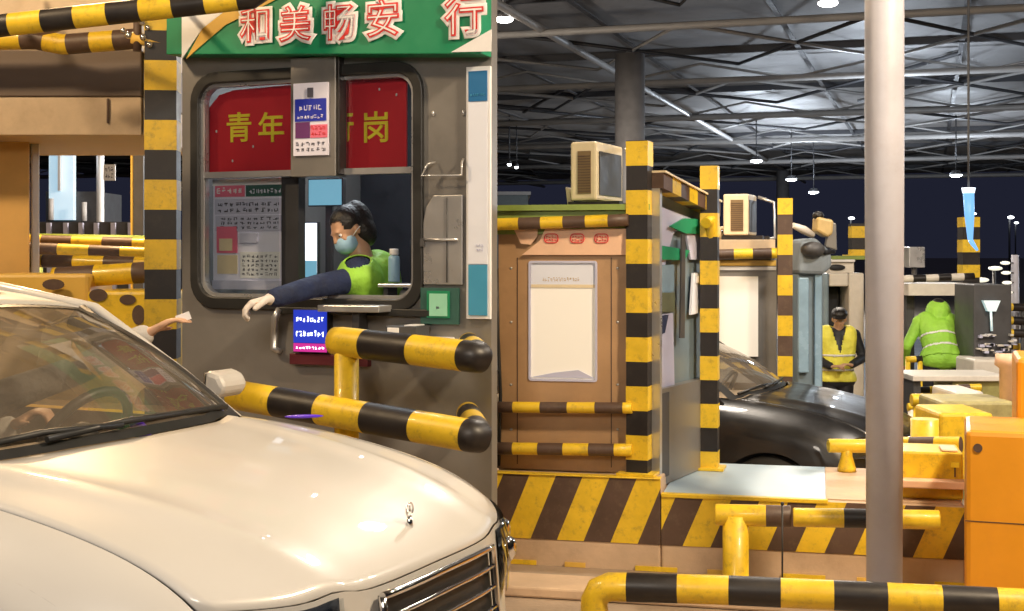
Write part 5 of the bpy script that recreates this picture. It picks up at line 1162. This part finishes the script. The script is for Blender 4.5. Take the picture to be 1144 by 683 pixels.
for k in range(14):
    Yq = rg2.uniform(95, 160); q = W(rg2.choice([rg2.uniform(735, 960), rg2.uniform(1012, 1140)]), rg2.uniform(236, 280), Yq)
    mb = MB(); mb.ell(q, (.28, .2, .12), 'lampsmall', 8); mb.tube([(q.x, q.y + .3, -.67), (q.x, q.y + .3, q.z)], .09, 'darkgrey', 6); tag(mb.build('street_lamp', None), 'tiny distant street lamp in the night beyond the canopy', 'street lamp', 'distant street lamps')
p = W(1134, 285, 13.2); mb = MB(); mb.tube([(p.x, p.y, -.67), (p.x, p.y, p.z)], [.05, .035], 'pole', 14); 
for k in range(4): q = W(1123 + k, 294 + k * 11, 13.1); mb.ell(q, (.05, .03, .018), 'lampsmall2', 10); mb.tube([q, (p.x, p.y, q.z)], .008, 'darkgrey', 6)
tag(mb.build('signal_mast', None), 'slim mast carrying small pale signal heads at the right edge', 'mast')
p = W(1126, 412, 8.8); mb = MB(); mb.tube([(p.x, p.y, ground_z(8.8)), (p.x, p.y, W(0, 412, 8.8).z), (p.x, p.y, W(0, 408, 8.8).z), (p.x, p.y, W(0, 396, 8.8).z)], [.05, .055, .085, .08], 'peach', 16); tag(mb.build('bollard', None), 'peach capped bollard beside the upper orange step', 'bollard')

# ------------------------------------------------------------------ canopy
KA = R(17.5); ku = Vector((math.cos(KA), -math.sin(KA), 0)); kv = Vector((math.sin(KA), math.cos(KA), 0))
cn = empty('canopy', (0, 0, 0), -KA, 'vast grey panelled canopy on white trusses over the toll lanes', 'canopy')
ZD = 5.75
mb = MB(); mb.box((-42, -8, ZD), (60, 72, ZD + .25), 'deck'); mb.build('deck', cn)
for v_ in [6.4 * k + 1.5 for k in range(-1, 11)]:
    mb = MB(); mb.box((-42, v_ - .05, ZD - .14), (60, v_ + .05, ZD - .004), 'purlin'); mb.build('purlin', cn)
for k in range(-13, 20):
    u_ = k * 3.1 + .6; mb = MB(); mb.box((u_ - .05, -8, ZD - .10), (u_ + .05, 72, ZD - .145 + .03), 'purlin'); mb.build('panel_rib', cn)
rg = random.Random(11)
for _ in range(95):
    k = rg.randint(-8, 16); v_ = rg.randint(4, 20) * 3.2; u_ = k * 3.1 + .6; a = rg.uniform(.6, 2.2)
    mb = MB(); mb.tube([(u_, v_, ZD - .08), (u_ + rg.choice((-1, -1, 1)) * (a + .8), v_ + rg.uniform(2, 5), ZD - .12)], .05, 'purlin', 5); mb.build('brace_rod', cn)
for i, v_ in enumerate((13, 21.5, 28.5, 36, 44, 54, 66)):
    mb = MB(); mb.tube([(-42, v_, ZD - .50), (60, v_, ZD - .50)], .045 + .0009 * v_, 'truss', 8)
    n = 26; 
    for k in range(n):
        a = -42 + 102 * k / n; s_ = 102 / n
        if i != 1: mb.tube([(a, v_, ZD - .50), (a + s_ / 2, v_ + .05, ZD - .12), (a + s_, v_, ZD - .50)], .03, 'truss', 5)
    mb.build('truss', cn)
tv = (13, 21.5, 28.5, 36, 44, 54, 66)
for va, vb in zip(tv, tv[1:]):
    for ph in (0, 1):
        pts = [(-38 + 3.1 * k, va if (k + ph) % 2 == 0 else vb, ZD - (.47 if (k + ph) % 2 == 0 else .16)) for k in range(30)]
        mb = MB(); mb.tube(pts, .030 + .0004 * va, 'truss' if ph else 'purlin', 5); mb.build('lattice', cn)
for u_ in (-20.5, -6.25, 8.0, 22.5, 37):
    mb = MB(); mb.tube([(u_, -6, ZD - .44), (u_, 71, ZD - .44)], .07, 'truss', 8); mb.build('long_beam', cn)
for (u_, v_) in ((-6.25 + .9, 24.3), (8, 38), (-20.5, 21.3), (22.5, 38), (-6.25, 60), (22.5, 60), (8, 71), (-20.5, -4), (8, -7)):
    mb = MB(); mb.tube([(u_, v_, -.7), (u_, v_, ZD - .5)], .28, 'darkgrey2', 24); mb.build('column', cn)

# ------------------------------------------------------------------ lamps that hang under the canopy (each with its light; several are added, unseen)
def lamp(x, y, z, power, col, size, label, group='floodlights under the canopy', glow='lamp', rad=.16, aim=None, spot=False):
    root = empty('floodlight', (x, y, z), 0, label, 'floodlight', group)
    mb = MB(); mb.tube([(0, 0, .02), (0, 0, .14)], [rad, rad * .6], 'darkgrey', 20); mb.tube([(0, 0, .14), (0, 0, max(.15, ZD - z - .02))], .02, 'darkgrey', 8); mb.build('housing', root)
    mb = MB(); mb.ell((0, 0, 0), (rad * .9, rad * .9, .05), glow, 20); mb.build('lamp_glass', root)
    if power:
        l = bpy.data.lights.new('light', 'POINT' if spot else 'AREA'); l.energy = power; l.color = col
        if spot: l.shadow_soft_size = .25
        else: l.shape = 'DISK'; l.size = size
        o = bpy.data.objects.new('light', l); COL.objects.link(o); o.parent = root; o.location = (0, 0, -.08)
        if aim:
            o.rotation_euler = (Vector(aim) - Vector((x, y, z))).to_track_quat('-Z', 'Y').to_euler()
    return root
WARM = (1.0, .66, .34); NEUT = (1.0, .88, .74); COOL = (.78, .88, 1.0)
q = W(563, 22, 21.0); lamp(q.x, q.y, q.z, 500, NEUT, .3, 'bright floodlight beside the top corner of the lettered booth')
q = W(925, 4, 19.5); lamp(q.x, q.y, q.z, 500, NEUT, .3, 'bright floodlight just left of the top of the grey pole')
for i, (px, py, Y, lb) in enumerate(((845, 180, 40, 'highest of the three small far lamps left of the grey pole'), (884, 201, 44, 'middle of the three small far lamps left of the grey pole'), (909, 215, 48, 'lowest of the three small far lamps left of the grey pole'), (1068, 196, 40, 'small far lamp above the blue tube lamp'))):
    q = W(px, py, Y); lamp(q.x, q.y, q.z, 800, COOL, .3, lb, 'small far lamps', 'lampsmall', .20, spot=True)
for i, (px, py, Y) in enumerate(((569, 184, 40), (577, 187, 42))):
    q = W(px, py, Y); lamp(q.x, q.y, q.z, 60, COOL, .3, ('left' if i == 0 else 'right') + ' one of two tiny far lamps beside the lettered booth corner', 'tiny far lamps', 'lampsmall', .07)
lamp(-4.0, 4.4, 4.6, 165, (1, .72, .42), .5, 'warm floodlight over the white car, out of the picture', aim=(-2.4, 7.3, 1.6))  # this and the next floodlights are added, placed for the light they give
lamp(-1.0, .6, 3.3, 84, NEUT, 1.1, 'neutral floodlight ahead of the lettered booth, out of the picture', aim=(-.7, 6.0, 1.9))  # added and hung low to reach the booth front and notice board
lamp(2.9, 2.9, 4.6, 370, (1, .78, .52), .5, 'warm floodlight over the front rails, out of the picture', aim=(.8, 6.5, .8))  # added unseen lamp for the rails and tan booth
lamp(4.6, 6.6, 4.9, 300, NEUT, .5, 'neutral floodlight over the orange barrier, out of the picture', aim=(3.2, 10.5, .2))  # added unseen lamp for the barrier and far lane
lamp(-3.2, 9.6, 4.6, 320, WARM, .5, 'warm floodlight over the piled rails, out of the picture')  # added unseen lamp that warms the left background
lamp(1.0, 9.8, 5.0, 160, NEUT, .5, 'neutral floodlight over the black car, out of the picture')  # added unseen lamp above the black car's lane
lamp(-3.0, 19, 3.6, 550, NEUT, .5, 'bare bulb lamp hidden behind the lettered booth', spot=True)  # unseen bulb put in to brighten the canopy underside
lamp(12.5, 22, 3.4, 700, COOL, .5, 'bare bulb lamp beyond the right edge of the picture', spot=True)  # added past the frame edge to lift the dark ceiling
lamp(7.6, 27.5, 3.9, 650, COOL, .5, 'bare bulb lamp hidden behind the grey pole', spot=True)  # added out of sight to light the ceiling from below
# blue tube lamp
root = empty('tube_lamp', tuple(W(1084, 211, 13.3)), 0, 'glowing pale blue tapering tube lamp with bent tip hanging right of the grey pole', 'tube lamp'); off = root.location
mb = MB(); mb.tube([W(1082, 214, 13.3), W(1083, 240, 13.3), W(1084, 268, 13.3)], [.055, .048, .026], 'bluelamp', 16); mb.tube([W(1084, 268, 13.3), W(1087, 273, 13.3), W(1092, 280, 13.3)], [.026, .022, .012], 'bluelamp', 10); mb.build('tube', root, off=off)
mb = MB(); mb.tube([W(1082, 216, 13.3), W(1082, 210, 13.3)], [.058, .068], 'whiteglow', 16); mb.tube([W(1082, 210, 13.3), W(1082, 160, 13.3), (W(1082, 0, 13.3).x, 13.3, ZD)], .012, 'darkgrey', 6); mb.build('cap', root, off=off)
# booth interior light
l = bpy.data.lights.new('light', 'AREA'); l.energy = 16; l.color = (.85, .93, 1); l.shape = 'RECTANGLE'; l.size = .65; l.size_y = .08
o = bpy.data.objects.new('light', l); COL.objects.link(o); o.parent = bpy.data.objects['strip_light']; o.location = (.65, .8, 2.63)

# far dark plaza buildings with a few lit strips (dark skyline behind the lanes)
for (px0, px1, y0, Y, lb) in ((552, 590, 218, 48, 'far low building behind the lettered booth corner'),):
    a, b = W(px0 - 40, y0, Y), W(px1, y0 + 6, Y); mb = MB(); mb.box((a.x, Y, -.67), (b.x, Y + 8, a.z), 'stonedark'); mb.box((a.x - .1, Y - .1, a.z + .002), (b.x + .1, Y + 8.1, a.z + .12), 'truss'); tag(mb.build('building', None), lb, 'building')

# ------------------------------------------------------------------ night sky, camera, colour
w = bpy.data.worlds.new('World'); scene.world = w; w.use_nodes = True; nt = w.node_tree
sky = nt.nodes.new('ShaderNodeTexSky'); sky.sky_type = 'NISHITA'; sky.sun_disc = False; sky.sun_elevation = R(-4); sky.sun_rotation = R(200)
ad = nt.nodes.new('ShaderNodeMix'); ad.data_type = 'RGBA'; ad.blend_type = 'ADD'; ad.inputs['Factor'].default_value = 1
nt.links.new(sky.outputs[0], ad.inputs[6]); ad.inputs[7].default_value = (.09, .10, .19, 1)
nt.links.new(ad.outputs[2], nt.nodes['Background'].inputs[0]); nt.nodes['Background'].inputs[1].default_value = .13
cam = bpy.data.cameras.new('camera'); co = bpy.data.objects.new('camera', cam); COL.objects.link(co); scene.camera = co
co.location = (0, 0, CZ); co.rotation_euler = (R(90), 0, 0)
cam.sensor_width = 36; cam.lens = 36 * F / 1144; cam.shift_y = -(341.5 - CY) / 1144; cam.clip_end = 2000; cam.clip_start = .05
vs = scene.view_settings; vs.view_transform = 'Standard'; vs.look = 'None'; vs.gamma = 1; vs.exposure = .15
scene.cycles.max_bounces = 6; scene.cycles.transparent_max_bounces = 16; scene.cycles.use_denoising = True; scene.cycles.sample_clamp_indirect = 4; scene.cycles.caustics_reflective = False; scene.cycles.caustics_refractive = False
